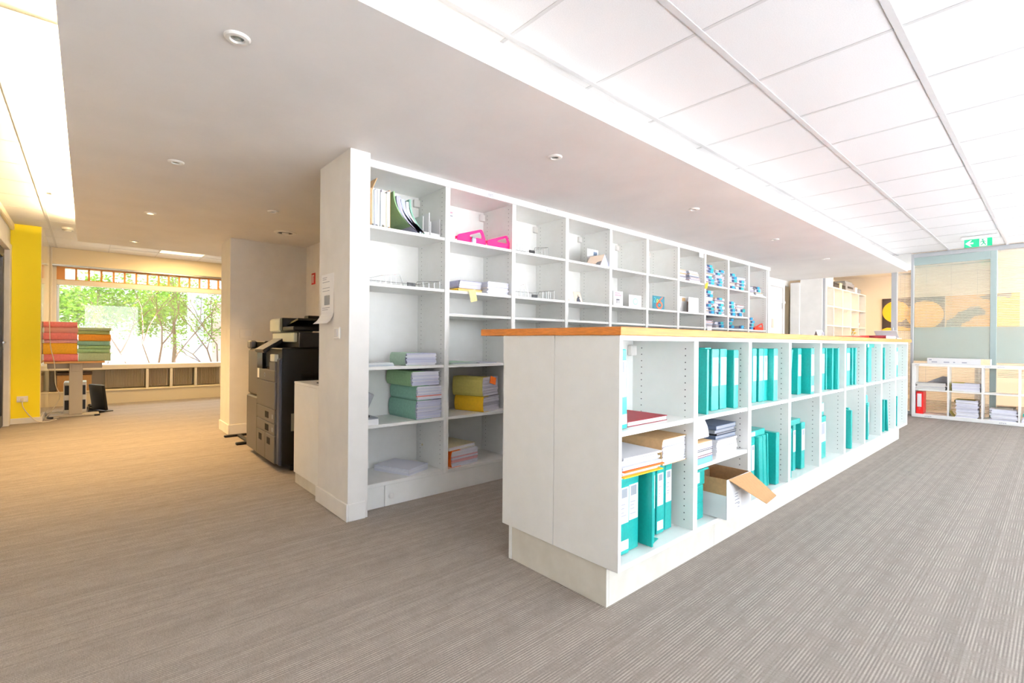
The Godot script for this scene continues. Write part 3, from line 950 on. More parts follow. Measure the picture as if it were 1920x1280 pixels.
func fill_counter():
	var lo = 0.188
	var up = 0.703
	var U = "upper shelf of the %s counter bay"
	# bay 1, upper: leaning box file, red book
	var b = binder("teal and white box file leaning at the near end of the upper counter shelf", 1.565, up, -1.15, 0.075, 0.318, true, true, 2.0, 0.25)
	var rb = thing("book", "dark red book lying flat on the first counter shelf", "book", Vector3(1.66, up, -1.165))
	box(rb, "pages", Vector3(0.004, 0.003, -0.23), Vector3(0.30, 0.019, -0.004), M["label_white"])
	box(rb, "cover_board", Vector3(0, 0.019, -0.234), Vector3(0.305, 0.0225, 0.0), M["maroon_folder"], 0.001)
	box(rb, "cover_board", Vector3(0, 0, -0.234), Vector3(0.305, 0.003, 0.0), M["maroon_folder"], 0.001)
	box(rb, "spine", Vector3(0, 0, -0.234), Vector3(0.004, 0.022, 0.0), M["maroon_folder"], 0.001)
	# bay 1, lower: row of binders carrying papers
	var L1 = "teal binder, %s from left on the lower shelf of the first counter bay"
	binder(L1 % "first", 1.61, lo, -1.165, 0.068, 0.318, true, true, 0, 0.25)
	binder(L1 % "second", 1.681, lo, -1.172, 0.074, 0.318, true, false, 0, 0.25)
	binder("thin dark teal folder standing forward, third on the lower first counter shelf", 1.79, lo, -1.128, 0.012, 0.318, false, false, 0, 0.25)
	binder("thin dark teal folder set back, fourth on the lower first counter shelf", 1.825, lo, -1.145, 0.010, 0.318, false, false, 0, 0.25)
	binder(L1 % "fifth", 1.848, lo, -1.185, 0.056, 0.318, true, false, 0, 0.25)
	binder("labelled teal binder with white bottom sticker, sixth on the lower first shelf", 1.925, lo, -1.19, 0.055, 0.318, true, true, 0, 0.25)
	binder("very thin teal folder between two labelled binders, lower first shelf", 1.984, lo, -1.195, 0.014, 0.318, false, false, 0, 0.25)
	binder(L1 % "last", 2.003, lo, -1.195, 0.056, 0.318, true, false, 0, 0.25)
	var cl = thing("paper_clip_card", "small teal card lying on the bottom of the first counter bay", "card", Vector3(1.84, lo, -1.15), 12.0)
	box(cl, "card", Vector3(0, 0, -0.03), Vector3(0.055, 0.002, 0.0), M["teal"])
	dossier("kraft_dossier", "thick kraft folder of white pages lying across the teal binders", "folder", Vector3(1.895, 0.508, -1.15), 0.21, 0.115, 0.285, 0, M["kraft"], 11, "", [Color(0.84, 0.84, 0.92), Color(0.88, 0.88, 0.94), Color(0.78, 0.78, 0.88)], 1.08, 20)
	var g = pile("paper_pile", "sagging pile of white papers with orange and yellow sleeves on binders", "papers", Vector3(1.575, 0.512, -1.125), 0.25, 0.085, 0.22, -3.0, 12, "", [Color(0.92, 0.92, 0.95), Color(0.86, 0.86, 0.93)], 0.016, 10)
	box(g, "orange_sleeve", Vector3(0.0, 0.028, -0.21), Vector3(0.262, 0.034, 0.012), M["orange_folder"], 0.001)
	box(g, "yellow_sleeve", Vector3(0.0, 0.006, -0.21), Vector3(0.256, 0.011, 0.010), M["yellow_folder"], 0.001)
	# bay 2, upper
	var N2 = "teal binder, %s from left on the upper shelf of the second counter bay"
	binder("thin teal folder with open flap standing foremost in the second counter bay", 2.265, up, -1.130, 0.018, 0.318, false, false, 0.0, 0.26)
	binder("thin teal folder, second on the upper shelf of the second bay", 2.305, up, -1.150, 0.012, 0.318, false, false, 0, 0.25)
	binder(N2 % "third", 2.405, up, -1.175, 0.074, 0.318, true, false, 0, 0.25)
	binder(N2 % "fourth", 2.497, up, -1.175, 0.074, 0.318, true, false, 0, 0.25)
	binder(N2 % "last", 2.600, up, -1.148, 0.050, 0.312, true, false, 0, 0.25)
	var fp = thing("folder_flap", "small bent teal flap resting on top of the foremost folders", "flap", Vector3(2.262, up + 0.319, -1.15))
	box(fp, "flap", Vector3(0, 0, -0.14), Vector3(0.058, 0.006, 0.01), M["teal"], 0.001)
	# bay 2, low extra shelf: books and papers
	var bk = [["grey slate book lying under the dark books, second counter bay", "slate_book", 0.018, 0.24, 0.0], ["black thin book on the pile in the second counter bay", "black", 0.012, 0.24, 0.01], ["pale grey book near the top of the dark book pile", "grey_folder", 0.016, 0.24, -0.01], ["slate blue book topping the pile in the second counter bay", "slate_book", 0.022, 0.245, 0.006]]
	pile("paper_pile", "white magazines stacked under dark books in the second counter bay", "papers", Vector3(2.43, 0.475, -1.16), 0.23, 0.075, 0.24, 0, 21, "", [Color(0.92, 0.9, 0.88), Color(0.85, 0.84, 0.84)], 0.008, 6)
	var yy = 0.551
	for e in bk:
		var o = thing("book", e[0], "book", Vector3(2.44 + e[4], yy, -1.17))
		box(o, "cover_board", Vector3(0, e[2] - 0.003, -0.24), Vector3(0.235, e[2], 0), M[e[1]], 0.001)
		box(o, "cover_board", Vector3(0, 0, -0.24), Vector3(0.235, 0.003, 0), M[e[1]], 0.001)
		box(o, "pages", Vector3(0.003, 0.003, -0.238), Vector3(0.232, e[2] - 0.003, -0.004), M["label_grey"])
		box(o, "spine", Vector3(0, 0.003, -0.24), Vector3(0.003, e[2] - 0.003, 0), M[e[1]])
		yy += e[2] + 0.0005
	var mh = thing("magazine_holder", "white curved magazine holder with booklets in the second counter bay", "holder", Vector3(2.17, 0.586, -1.15))
	var hp = [Vector2(0, 0), Vector2(0.16, 0), Vector2(0.145, 0.05), Vector2(0.11, 0.092), Vector2(0.06, 0.105), Vector2(0.0, 0.105)]
	mi(mh, "side_panel", prism_mesh(round_poly(hp, 0.012), -0.004, 0.0), M["plastic_white"])
	mi(mh, "side_panel", prism_mesh(round_poly(hp, 0.012), -0.2, -0.196), M["plastic_white"])
	box(mh, "booklet", Vector3(0.03, 0.003, -0.19), Vector3(0.05, 0.095, -0.01), M["pale_blue"], 0.001)
	box(mh, "booklet", Vector3(0.055, 0.003, -0.19), Vector3(0.07, 0.085, -0.01), M["slate_book"], 0.001)
	box(mh, "booklet", Vector3(0.075, 0.003, -0.19), Vector3(0.10, 0.08, -0.01), M["pale_blue"], 0.001)
	var low = [["light blue box at the bottom of the booklet stack by the divider", "blue_book", 0.030], ["dark red booklet in the stack by the second bay divider", "maroon_folder", 0.010], ["grey booklet in the stack by the second bay divider", "grey_folder", 0.020], ["black booklet in the stack by the second bay divider", "black", 0.008], ["pale booklet in the stack by the second bay divider", "lilac_folder", 0.022], ["kraft booklet on top of the stack by the divider", "kraft", 0.010]]
	yy = 0.475
	for i in low.size():
		var e = low[i]
		var o = thing("booklet", e[0], "booklet", Vector3(2.155, yy, -1.118))
		box(o, "cover_board", Vector3(0, e[2] - 0.002, -0.21), Vector3(0.15 - 0.004 * (i % 3), e[2], 0), M[e[1]], 0.0006)
		box(o, "pages", Vector3(0.0, 0.002, -0.21), Vector3(0.148 - 0.004 * (i % 3), e[2] - 0.002, -0.002), M["label_white"] if i != 0 else M["blue_book"])
		box(o, "cover_board", Vector3(0, 0, -0.21), Vector3(0.15 - 0.004 * (i % 3), 0.002, 0), M[e[1]], 0.0006)
		yy += e[2] + 0.0006
	# bay 2, lower: stacked teal box files and the carton
	var nb = ["bottom", "middle", "top"]
	for i in 3:
		var o = thing("box_file", "%s one of three teal box files lying stacked beside the carton" % nb[i], "box file", Vector3(2.15, lo + 0.0825 * i, -1.16), 0.0, "stacked teal box files")
		box(o, "body", Vector3(0, 0, -0.25), Vector3(0.145 + (0.012 if i == 2 else 0.0), 0.082, 0), M["teal"], 0.003)
		if i == 2:
			box(o, "lid_flap", Vector3(-0.0, 0.072, 0.0), Vector3(0.175, 0.083, 0.012), M["teal"], 0.002)
		box(o, "spine_label", Vector3(0.02 if i == 2 else 0.0, 0.014, 0.0003), Vector3(0.105 if i == 2 else 0.03, 0.066, 0.001), M["label_white"])
	carton()
	# bays 3 to 9
	var rows = [
		[2, 1, 2.930, 0.050, -1.185, true, false, 0.0], [2, 1, 3.002, 0.056, -1.178, true, false, 0.0], [2, 1, 3.062, 0.058, -1.176, true, false, 0.0], [2, 1, 3.128, 0.058, -1.142, true, false, 0.0],
		[3, 1, 3.395, 0.014, -1.150, false, false, -11.0], [3, 1, 3.655, 0.060, -1.180, true, false, 0.0], [3, 1, 3.770, 0.060, -1.135, true, true, 0.0],
		[4, 1, 4.160, 0.060, -1.180, true, false, 0.0], [4, 1, 4.232, 0.016, -1.172, false, false, 0.0], [4, 1, 4.290, 0.022, -1.146, false, false, 0.0], [4, 1, 4.340, 0.030, -1.122, false, false, 0.0],
		[5, 1, 4.790, 0.095, -1.178, true, false, 0.0], [5, 1, 4.925, 0.028, -1.170, false, false, 0.0], [5, 1, 4.98, 0.035, -1.16, false, false, 0.0],
		[6, 1, 5.43, 0.055, -1.165, false, false, 0.0], [6, 1, 5.512, 0.055, -1.170, false, false, 2.0],
		[7, 1, 5.985, 0.02, -1.150, false, false, 0.0], [7, 1, 6.02, 0.022, -1.158, false, false, 0.0], [7, 1, 6.06, 0.065, -1.175, true, false, 0.0],
		[8, 1, 6.60, 0.06, -1.165, true, false, 0.0],
		[2, 0, 2.880, 0.045, -1.170, true, false, 0.0], [2, 0, 2.955, 0.05, -1.150, false, false, 4.0], [2, 0, 3.035, 0.045, -1.158, false, false, 5.0], [2, 0, 3.11, 0.016, -1.165, false, false, 3.0], [2, 0, 3.165, 0.05, -1.140, false, false, 0.0],
		[3, 0, 3.38, 0.034, -1.135, false, false, 0.0], [3, 0, 3.60, 0.05, -1.190, true, false, 0.0], [3, 0, 3.70, 0.066, -1.17, true, false, 0.0],
		[4, 0, 4.10, 0.145, -1.175, true, false, 0.0],
		[5, 0, 4.74, 0.03, -1.130, false, false, 0.0], [5, 0, 4.90, 0.05, -1.19, true, false, 0.0],
		[6, 0, 5.31, 0.02, -1.140, false, false, 0.0], [6, 0, 5.50, 0.06, -1.185, true, false, 0.0],
		[7, 0, 5.92, 0.03, -1.140, false, false, 0.0], [7, 0, 6.012, 0.02, -1.125, false, false, 9.0],
		[8, 0, 6.46, 0.028, -1.135, false, false, -3.0]]
	var count = {}
	for e in rows:
		var key = "%d %d" % [e[0], e[1]]
		count[key] = count.get(key, -1) + 1
		var what = "labelled teal binder" if e[5] else ("thin leaning teal folder" if absf(e[7]) > 2.5 else "plain teal folder")
		binder("%s, %s from left, %s shelf of the %s counter bay" % [what, ORD[count[key]], "upper" if e[1] == 1 else "lower", ORD[e[0]]], e[2], up if e[1] == 1 else lo, e[4], e[3], 0.318, e[5], e[6], e[7])
	# flat box files lying on standing ones
	for e in [[2.88, lo + 0.3195, 0.19, "teal box file lying flat on the binders of the third counter bay"], [3.375, lo + 0.3195, 0.30, "teal box file lying flat on binders, lower shelf of fourth bay"], [5.42, up + 0.319, 0.24, "teal box file lying flat on the upper binders of the seventh bay"]]:
		var o = thing("box_file", e[3], "box file", Vector3(e[0], e[1], -1.17))
		var hh = 0.035
		box(o, "body", Vector3(0, 0, -0.24), Vector3(e[2], hh, 0), M["teal"], 0.002)
		box(o, "label", Vector3(0.0, 0.006, 0.0003), Vector3(0.05, hh - 0.006, 0.001), M["label_white"])
	var bx = [["small teal carton standing on binders, lower shelf of fifth bay", 4.10, lo + 0.319, 0.11, 0.10], ["white and teal parcel on binders, lower shelf of fourth bay", 3.37, lo + 0.356, 0.08, 0.08]]
	for e in bx:
		var o = thing("parcel", e[0], "parcel", Vector3(e[1], e[2], -1.18))
		box(o, "body", Vector3(0, 0, -0.2), Vector3(e[3], e[4], 0), M["teal"], 0.003)
		box(o, "label", Vector3(e[3] * 0.3, e[4] * 0.35, 0.0003), Vector3(e[3] - 0.004, e[4] - 0.004, 0.001), M["label_white"])
	# rolled wallet and white pot in bay 7
	var rw = thing("rolled_wallet", "rolled pale teal wallet on the lower shelf of the seventh bay", "wallet", Vector3(5.34, lo + 0.3185, -1.17))
	var st = sb()
	add_tube(st, [Vector3(0, 0.04, 0), Vector3(0.0, 0.04, -0.22)], 0.04, 16)
	mi(rw, "roll", st.commit(), M["teal"], Vector3(0.06, 0, 0))
	var pt = thing("white_pot", "white round pot with grey bands above the rolled wallet", "pot", Vector3(5.40, lo + 0.3985, -1.22))
	st = sb()
	add_lathe(st, [Vector2(0, 0), Vector2(0.035, 0), Vector2(0.045, 0.02), Vector2(0.045, 0.06), Vector2(0.035, 0.085), Vector2(0, 0.088)], 20)
	mi(pt, "jar", st.commit(), M["plastic_white"])
	st = sb()
	add_lathe(st, [Vector2(0.0455, 0.022), Vector2(0.0455, 0.032)], 20)
	mi(pt, "band", st.commit(), M["label_grey"])
	worktop_items()

func carton():
	# open cardboard carton, upper third bare kraft, one flap folded out
	var o = thing("carton", "open cardboard box with white sides and one flap folded outward", "box", Vector3(2.345, 0.188, -1.065), 0.0)
	var w = 0.265
	var d = 0.22
	var h = 0.195
	var t = 0.004
	for e in [["front", Vector3(0, 0, -t), Vector3(w, 0, 0)], ["back", Vector3(0, 0, -d), Vector3(w, 0, -d + t)], ["side", Vector3(0, 0, -d + t), Vector3(t, 0, -t)], ["side", Vector3(w - t, 0, -d + t), Vector3(w, 0, -t)]]:
		if e[0] == "front":
			box(o, "front_wall", e[1], e[2] + Vector3(0, h, 0), M["carton_white"], 0.001)
		else:
			var p = box(o, e[0] + "_wall", e[1], e[2] + Vector3(0, h * 0.6, 0), M["carton_white"])
			box(o, "kraft_" + e[0], e[1] + Vector3(0, h * 0.6, 0), e[2] + Vector3(0, h, 0), M["cardboard"])
	box(o, "lining", Vector3(t, 0.0, -t - 0.001), Vector3(w - t, h - 0.002, -t), M["cardboard"])
	box(o, "bottom", Vector3(t, 0, -d + t), Vector3(w - t, t, -t - 0.001), M["cardboard"])
	var fl = sb()
	face(fl, [Vector3(0.02, h, 0.0), Vector3(w, h, -0.002), Vector3(w + 0.035, h - 0.105, 0.115), Vector3(0.165, h - 0.115, 0.12)])
	face(fl, [Vector3(0.02, h - t, 0.0), Vector3(w, h - t, -0.002), Vector3(w + 0.035, h - 0.105 - t, 0.115), Vector3(0.165, h - 0.115 - t, 0.12)])
	face(fl, [Vector3(0.165, h - 0.115, 0.12), Vector3(w + 0.035, h - 0.105, 0.115), Vector3(w + 0.035, h - 0.105 - t, 0.115), Vector3(0.165, h - 0.115 - t, 0.12)])
	face(fl, [Vector3(0.02, h, 0.0), Vector3(0.165, h - 0.115, 0.12), Vector3(0.165, h - 0.115 - t, 0.12), Vector3(0.02, h - t, 0.0)])
	mi(o, "flap", fl.commit(), M["cardboard"])
	var fb = sb()
	face(fb, [Vector3(0.0, h, -d + 0.002), Vector3(w, h, -d + 0.002), Vector3(w - 0.02, h + 0.0, -d + 0.06), Vector3(0.05, h + 0.0, -d + 0.03)])
	mi(o, "rear_flap", fb.commit(), M["cardboard"])
	var lb = box(o, "shipping_label", Vector3(0.075, 0.03, 0.0003), Vector3(0.155, 0.125, 0.001), M["label_white"])
	lettering(lb, -0.03, 0.038, 0.06, 4, 0.0007, 3)
	lettering(lb, 0.0, -0.018, 0.03, 2, 0.0007, 4)

func worktop_items():
	var y = 1.111
	var r = thing("ring_folder", "red folder lying open on the far end of the worktop", "folder", Vector3(5.35, y, -1.30))
	var st = sb()
	add_prism(st, [Vector2(0, 0), Vector2(0.72, 0), Vector2(0.72, 0.03), Vector2(0.25, 0.012)], -0.24, 0.0)
	mi(r, "cover", st.commit(), M["red_paint"])
	box(r, "spine", Vector3(0.72, 0, -0.24), Vector3(0.77, 0.03, 0.0), M["black"], 0.002)
	pile("paper_pile", "loose papers and leaflets behind the red folder on the worktop", "papers", Vector3(6.16, y, -1.41), 0.36, 0.032, 0.22, 5.0, 61, "", [Color(0.75, 0.42, 0.38), Color(0.9, 0.88, 0.84), Color(0.45, 0.42, 0.40), Color(0.85, 0.6, 0.5)], 0.02, 6)
	var g = dossier("ring_folder", "grey and maroon folder on papers at the worktop end", "folder", Vector3(6.08, y, -1.16), 0.46, 0.034, 0.22, 0.0, M["maroon_folder"], 62, "", [Color(0.8, 0.8, 0.82), Color(0.9, 0.9, 0.92)], 0.98, 6)
	var s = thing("leaflet_stand", "clear white acrylic leaflet stand at the far worktop corner", "stand", Vector3(6.60, y, -1.16))
	box(s, "base", Vector3(0, 0, -0.22), Vector3(0.22, 0.012, 0), M["gloss_white"], 0.002)
	var sp = sb()
	add_box(sp, Vector3(0.075, 0.056, -0.11), Vector3(0.16, 0.006, 0.2), 0.001, Basis(Vector3(0, 0, 1), deg_to_rad(-28)))
	mi(s, "rest", sp.commit(), M["gloss_white"])
	var w = thing("notice_card", "small white folded notice card standing on the worktop", "card", Vector3(5.02, y, -1.45), -8.0)
	sp = sb()
	add_box(sp, Vector3(0, 0.034, 0.01), Vector3(0.12, 0.07, 0.002), 0.0, Basis(Vector3(1, 0, 0), deg_to_rad(-16)))
	add_box(sp, Vector3(0, 0.034, -0.01), Vector3(0.12, 0.07, 0.002), 0.0, Basis(Vector3(1, 0, 0), deg_to_rad(16)))
	mi(w, "card", sp.commit(), M["label_white"])
	box(w, "stamp", Vector3(0.015, 0.02, 0.0185), Vector3(0.05, 0.05, 0.0205), M["ink_soft"])

# ---------------------------------------------------------------- contents of the wall shelves
func wire_tray(label, x, y, z, w, d, h):
	var o = thing("wire_tray", label, "tray", Vector3(x, y, z), 0.0, "wire letter trays")
	var r = 0.0016
	var st = sb()
	add_tube(st, [Vector3(0, r, 0), Vector3(w, r, 0), Vector3(w, r, -d), Vector3(0, r, -d), Vector3(0, r, 0)], r, 5)
	for k in range(1, 8):
		add_tube(st, [Vector3(w * k / 8.0, r, 0), Vector3(w * k / 8.0, r, -d)], r * 0.8, 4)
	for k in range(1, 4):
		add_tube(st, [Vector3(0, r, -d * k / 4.0), Vector3(w, r, -d * k / 4.0)], r * 0.8, 4)
	mi(o, "base_grid", st.commit(), M["chrome"]).set_meta("kind", "stuff")
	st = sb()
	# rim: high at the sides and the back, dropping to the base in the open front
	add_tube(st, [Vector3(w * 0.36, r, 0), Vector3(w * 0.30, h, 0), Vector3(0, h * 0.72, 0), Vector3(0, h * 0.72, -d), Vector3(w, h * 0.72, -d), Vector3(w, h * 0.72, 0), Vector3(w * 0.60, h * 0.5, 0), Vector3(w * 0.55, r, 0)], r * 1.2, 5)
	mi(o, "rim", st.commit(), M["chrome"])
	st = sb()
	for k in 5:
		add_tube(st, [Vector3(0, r, -d * k / 4.0), Vector3(0, h * 0.72, -d * k / 4.0)], r * 0.8, 4)
		add_tube(st, [Vector3(w, r, -d * k / 4.0), Vector3(w, h * 0.72, -d * k / 4.0)], r * 0.8, 4)
	for k in range(1, 8):
		add_tube(st, [Vector3(w * k / 8.0, r, -d), Vector3(w * k / 8.0, h * 0.72, -d)], r * 0.8, 4)
	for f in [0.08, 0.16, 0.24, 0.7, 0.8, 0.9]:
		add_tube(st, [Vector3(w * f, r, 0), Vector3(w * f, h * 0.6, 0)], r * 0.8, 4)
	mi(o, "uprights", st.commit(), M["chrome"]).set_meta("kind", "stuff")
	box(o, "label_clip", Vector3(w * 0.42, 0.0, 0.002), Vector3(w * 0.42 + 0.062, 0.026, 0.008), M["black"], 0.001, "black label clip")
	return o

func letter_tray(n, label, pos, w, h, d, m, turn = 0.0):
	var o = thing(n, label, "tray", pos, turn)
	var outer = round_poly([Vector2(0, 0), Vector2(w, 0), Vector2(w * 0.965, h * 0.45), Vector2(w * 0.86, h), Vector2(w * 0.78, h), Vector2(0.0, h * 0.42)], 0.02, 4)
	var inner = round_poly([Vector2(w * 0.42, h * 0.42), Vector2(w * 0.84, h * 0.42), Vector2(w * 0.83, h * 0.62), Vector2(w * 0.79, h * 0.80), Vector2(w * 0.75, h * 0.80), Vector2(w * 0.42, h * 0.52)], 0.008, 4)
	for z in [0.0, -d + 0.004]:
		var st = sb()
		add_band(st, outer, inner, z - 0.004, z, true)
		mi(o, "side_wall", st.commit(), m)
	box(o, "floor_plate", Vector3(0.004, 0.0, -d + 0.004), Vector3(w - 0.004, 0.004, -0.004), m)
	box(o, "back_wall", Vector3(w - 0.016, 0.004, -d + 0.004), Vector3(w - 0.012, h * 0.42, -0.004), m)
	return o

func file_bundle(label, group, x, y, zf, w, h, d, cover, tab, sd):
	var rng := RandomNumberGenerator.new()
	rng.seed = sd
	var o = thing("file_bundle", label, "file", Vector3(x, y, zf), rng.randf_range(-2.5, 2.5), group)
	mi(o, "pages", sheets_mesh(w, h * 0.84, d, 3 + sd % 3, sd, [Color(0.80, 0.78, 0.88), Color(0.86, 0.85, 0.90), Color(0.42, 0.40, 0.44), Color(0.72, 0.55, 0.50), Color(0.62, 0.68, 0.78)], 0.012), M["paper"])
	box(o, "cover", Vector3(0, h * 0.85, -d), Vector3(w, h * 0.93, 0.003), M[cover], 0.0005)
	if tab != "":
		var tx = w * rng.randf_range(0.28, 0.66)
		box(o, "tab", Vector3(tx, h * 0.15, 0.006), Vector3(tx + 0.075, h * 1.0, 0.014), M[tab], 0.003)
		box(o, "clip", Vector3(tx - 0.05, h * 0.15, 0.006), Vector3(tx - 0.002, h * 0.9, 0.011), M["navy_folder"], 0.002)
	return o

func fill_wall_shelves():
	var zf = -2.84
	# bay 1, top shelf
	var y = 1.765
	var bf = thing("box_folder", "open beige card folder full of papers standing in the first bay", "folder", Vector3(1.305, y, zf))
	box(bf, "left_board", Vector3(0.018, 0.0, -0.25), Vector3(0.026, 0.235, 0.0), M["kraft"], 0.001)
	var st = sb()
	face(st, [Vector3(0.018, 0.20, 0), Vector3(0.018, 0.20, -0.25), Vector3(0.062, 0.305, -0.25), Vector3(0.062, 0.305, 0)])
	face(st, [Vector3(0.014, 0.20, 0), Vector3(0.014, 0.20, -0.25), Vector3(0.058, 0.305, -0.25), Vector3(0.058, 0.305, 0)])
	face(st, [Vector3(0.014, 0.20, 0), Vector3(0.018, 0.20, 0), Vector3(0.062, 0.305, 0), Vector3(0.058, 0.305, 0)])
	mi(bf, "bent_flap", st.commit(), M["kraft"])
	box(bf, "bottom_board", Vector3(0.026, 0.0, -0.25), Vector3(0.15, 0.004, 0.0), M["kraft"])
	box(bf, "right_board", Vector3(0.15, 0.0, -0.25), Vector3(0.157, 0.25, -0.01), M["kraft"], 0.001)
	mi(bf, "pages", sheets_mesh(0.225, 0.118, 0.24, 14, 5, [Color(0.82, 0.82, 0.92), Color(0.88, 0.88, 0.94), Color(0.85, 0.83, 0.7), Color(0.72, 0.78, 0.82)], 0.01), M["paper"], Vector3(0.148, 0.006, -0.002), Vector3(0, 0, 90))
	var gf = thing("bent_folder", "green folder slumped over its papers in the top of the first bay", "folder", Vector3(1.478, y, zf))
	for s in [[0.0, 0.245, 0.19, "leaf_folder", "cover_board", 0.008], [0.022, 0.22, 0.165, "lilac_folder", "sheaf", 0.028], [0.055, 0.205, 0.15, "pale_blue", "sheaf", 0.028], [0.09, 0.195, 0.13, "label_white", "sheaf", 0.02], [0.115, 0.215, 0.112, "green_folder", "cover_board", 0.012]]:
		var a = []
		for k in 9:
			var t = k / 8.0
			a.append(Vector2(s[0] + s[2] * pow(1.0 - t, 2.4), s[1] * t + 0.002))
		st = sb()
		add_band(st, a, offset_line(a, s[5] * -1.0), -0.235, 0.0)
		mi(gf, s[4], st.commit(), M[s[3]])
	for e in [[1.715, 0.052, 0.165, "narrow white magazine box beside the slumped green folder"], [1.775, 0.078, 0.135, "wide white magazine box at the right of the first bay"]]:
		var o = thing("magazine_box", e[3], "magazine box", Vector3(e[0], y, zf - 0.03))
		var t = 0.004
		box(o, "left_board", Vector3(0, 0, -0.24), Vector3(t, e[2] * 0.8, 0), M["label_white"])
		box(o, "right_board", Vector3(e[1] - t, 0, -0.24), Vector3(e[1], e[2], 0), M["label_white"])
		box(o, "back_board", Vector3(t, 0, -0.24), Vector3(e[1] - t, e[2], -0.236), M["label_white"])
		box(o, "front_board", Vector3(t, 0, -t), Vector3(e[1] - t, 0.03, 0), M["label_white"])
		box(o, "bottom_board", Vector3(t, 0, -0.236), Vector3(e[1] - t, t, -t), M["label_white"])
	wire_tray("chrome wire tray with black clip alone on the first bay's second shelf", 1.40, 1.408, -2.85, 0.44, 0.27, 0.075)
	# bay 1, third shelf
	y = 0.885
	var gt = [Color(0.72, 0.74, 0.88), Color(0.82, 0.83, 0.92), Color(0.66, 0.68, 0.85)]
	pile("paper_pile", "flat papers lying beside the pale green folder, first bay", "papers", Vector3(1.30, y, -2.84), 0.20, 0.022, 0.2, 4.0, 71, "", [Color(0.75, 0.78, 0.78), Color(0.62, 0.68, 0.72), Color(0.82, 0.85, 0.84)], 0.01, 4)
	dossier("dossier", "pale green folder of papers on the first bay's middle shelf", "folder", Vector3(1.565, y, -2.835), 0.24, 0.085, 0.24, -4.0, M["pale_green"], 72, "", gt, 0.5, 9)
	# bay 1, fourth shelf: three green dossiers
	y = 0.521
	dossier("dossier", "thick green folder, bottom of the three stacked in the first bay", "folder", Vector3(1.64, y, -2.825), 0.225, 0.128, 0.33, 4.0, M["green_folder"], 73, "green folders stacked in the first bay", gt, 0.6, 16)
	dossier("dossier", "green folder, middle of the three stacked in the first bay", "folder", Vector3(1.645, y + 0.129, -2.828), 0.225, 0.095, 0.32, 4.0, M["green_folder"], 74, "green folders stacked in the first bay", [Color(0.75, 0.76, 0.9), Color(0.85, 0.85, 0.92), Color(0.85, 0.3, 0.26)], 0.5, 9)
	dossier("dossier", "leaf green folder, top of the three stacked in the first bay", "folder", Vector3(1.605, y + 0.225, -2.83), 0.235, 0.098, 0.32, 2.0, M["leaf_folder"], 75, "green folders stacked in the first bay", gt, 0.5, 12)
	var pd = thing("keypad", "grey desk handset leaning in the left corner of the first bay", "device", Vector3(1.31, y + 0.0455, -2.90))
	st = sb()
	add_box(st, Vector3(0.02, 0.075, 0), Vector3(0.05, 0.16, 0.02), 0.006, Basis(Vector3(0, 0, 1), deg_to_rad(-24)))
	mi(pd, "case", st.commit(), M["grey_folder"])
	box(pd, "foot", Vector3(-0.02, 0.0, -0.04), Vector3(0.03, 0.012, 0.04), M["dark_grey"], 0.003)
	var wp = thing("flat_box", "small flat white box at the left of the first bay", "box", Vector3(1.29, y, -2.83))
	box(wp, "body", Vector3(0, 0, -0.18), Vector3(0.095, 0.036, 0), M["label_white"], 0.002)
	box(wp, "lid", Vector3(0, 0.0362, -0.18), Vector3(0.092, 0.045, -0.002), M["label_grey"], 0.001)
	# bay 1, bottom
	var bp = pile("paper_pile", "neat ream of white paper on the bottom of the first bay", "papers", Vector3(1.60, 0.157, -2.83), 0.21, 0.042, 0.297, 22.0, 76, "", [Color(0.85, 0.86, 0.95), Color(0.9, 0.91, 0.97)], 0.002, 7)
	lettering(bp, 0.05, 0.0, 0.1, 0, 0.0, 1)
	# bay 2
	y = 1.765
	var mh = thing("magazine_holder", "white magazine holder with small labels left of the pink trays", "holder", Vector3(1.91, y, -2.86))
	box(mh, "body", Vector3(0, 0, -0.24), Vector3(0.065, 0.235, 0), M["label_white"], 0.003)
	box(mh, "label", Vector3(0.006, 0.19, 0.0003), Vector3(0.04, 0.202, 0.001), M["card_pink"])
	box(mh, "label", Vector3(0.006, 0.168, 0.0003), Vector3(0.04, 0.178, 0.001), M["grey_folder"])
	letter_tray("letter_tray", "glossy pink letter tray, left of the pair", Vector3(1.985, y, -2.85), 0.265, 0.115, 0.24, M["pink_plastic"])
	letter_tray("letter_tray", "glossy pink letter tray, right of the pair", Vector3(2.253, y, -2.842), 0.232, 0.105, 0.24, M["pink_plastic"])
	var tp = thing("tape_roll", "clear tape dispenser standing before the left pink tray", "tape", Vector3(2.105, y, -2.83))
	box(tp, "body", Vector3(0, 0, -0.018), Vector3(0.036, 0.035, 0.0), M["leaflet_blue"], 0.003)
	box(tp, "band", Vector3(0.002, 0.035, -0.016), Vector3(0.034, 0.048, -0.002), M["label_grey"], 0.003)
	y = 1.408
	dossier("dossier", "yellow and grey folders under white papers in the second bay", "folder", Vector3(2.02, y, -2.90), 0.24, 0.03, 0.24, 0.0, M["yellow_folder"], 81, "", [Color(0.86, 0.72, 0.3), Color(0.9, 0.85, 0.8)], 1.0, 4)
	dossier("dossier", "grey folder lying on the yellow one in the second bay", "folder", Vector3(2.03, y + 0.031, -2.90), 0.222, 0.058, 0.24, 0.0, M["lilac_folder"], 82, "", null, 0.95, 8)
	pile("paper_pile", "pile of pale blue papers at the right of the second bay", "papers", Vector3(2.265, y, -2.845), 0.205, 0.095, 0.25, 0.0, 83, "", [Color(0.78, 0.8, 0.94), Color(0.85, 0.86, 0.96), Color(0.88, 0.84, 0.86)], 0.008, 10)
	var sn = thing("sticky_note", "pale yellow sticky note hanging off the second bay's shelf edge", "note", Vector3(2.06, 1.338, -2.803))
	st = sb()
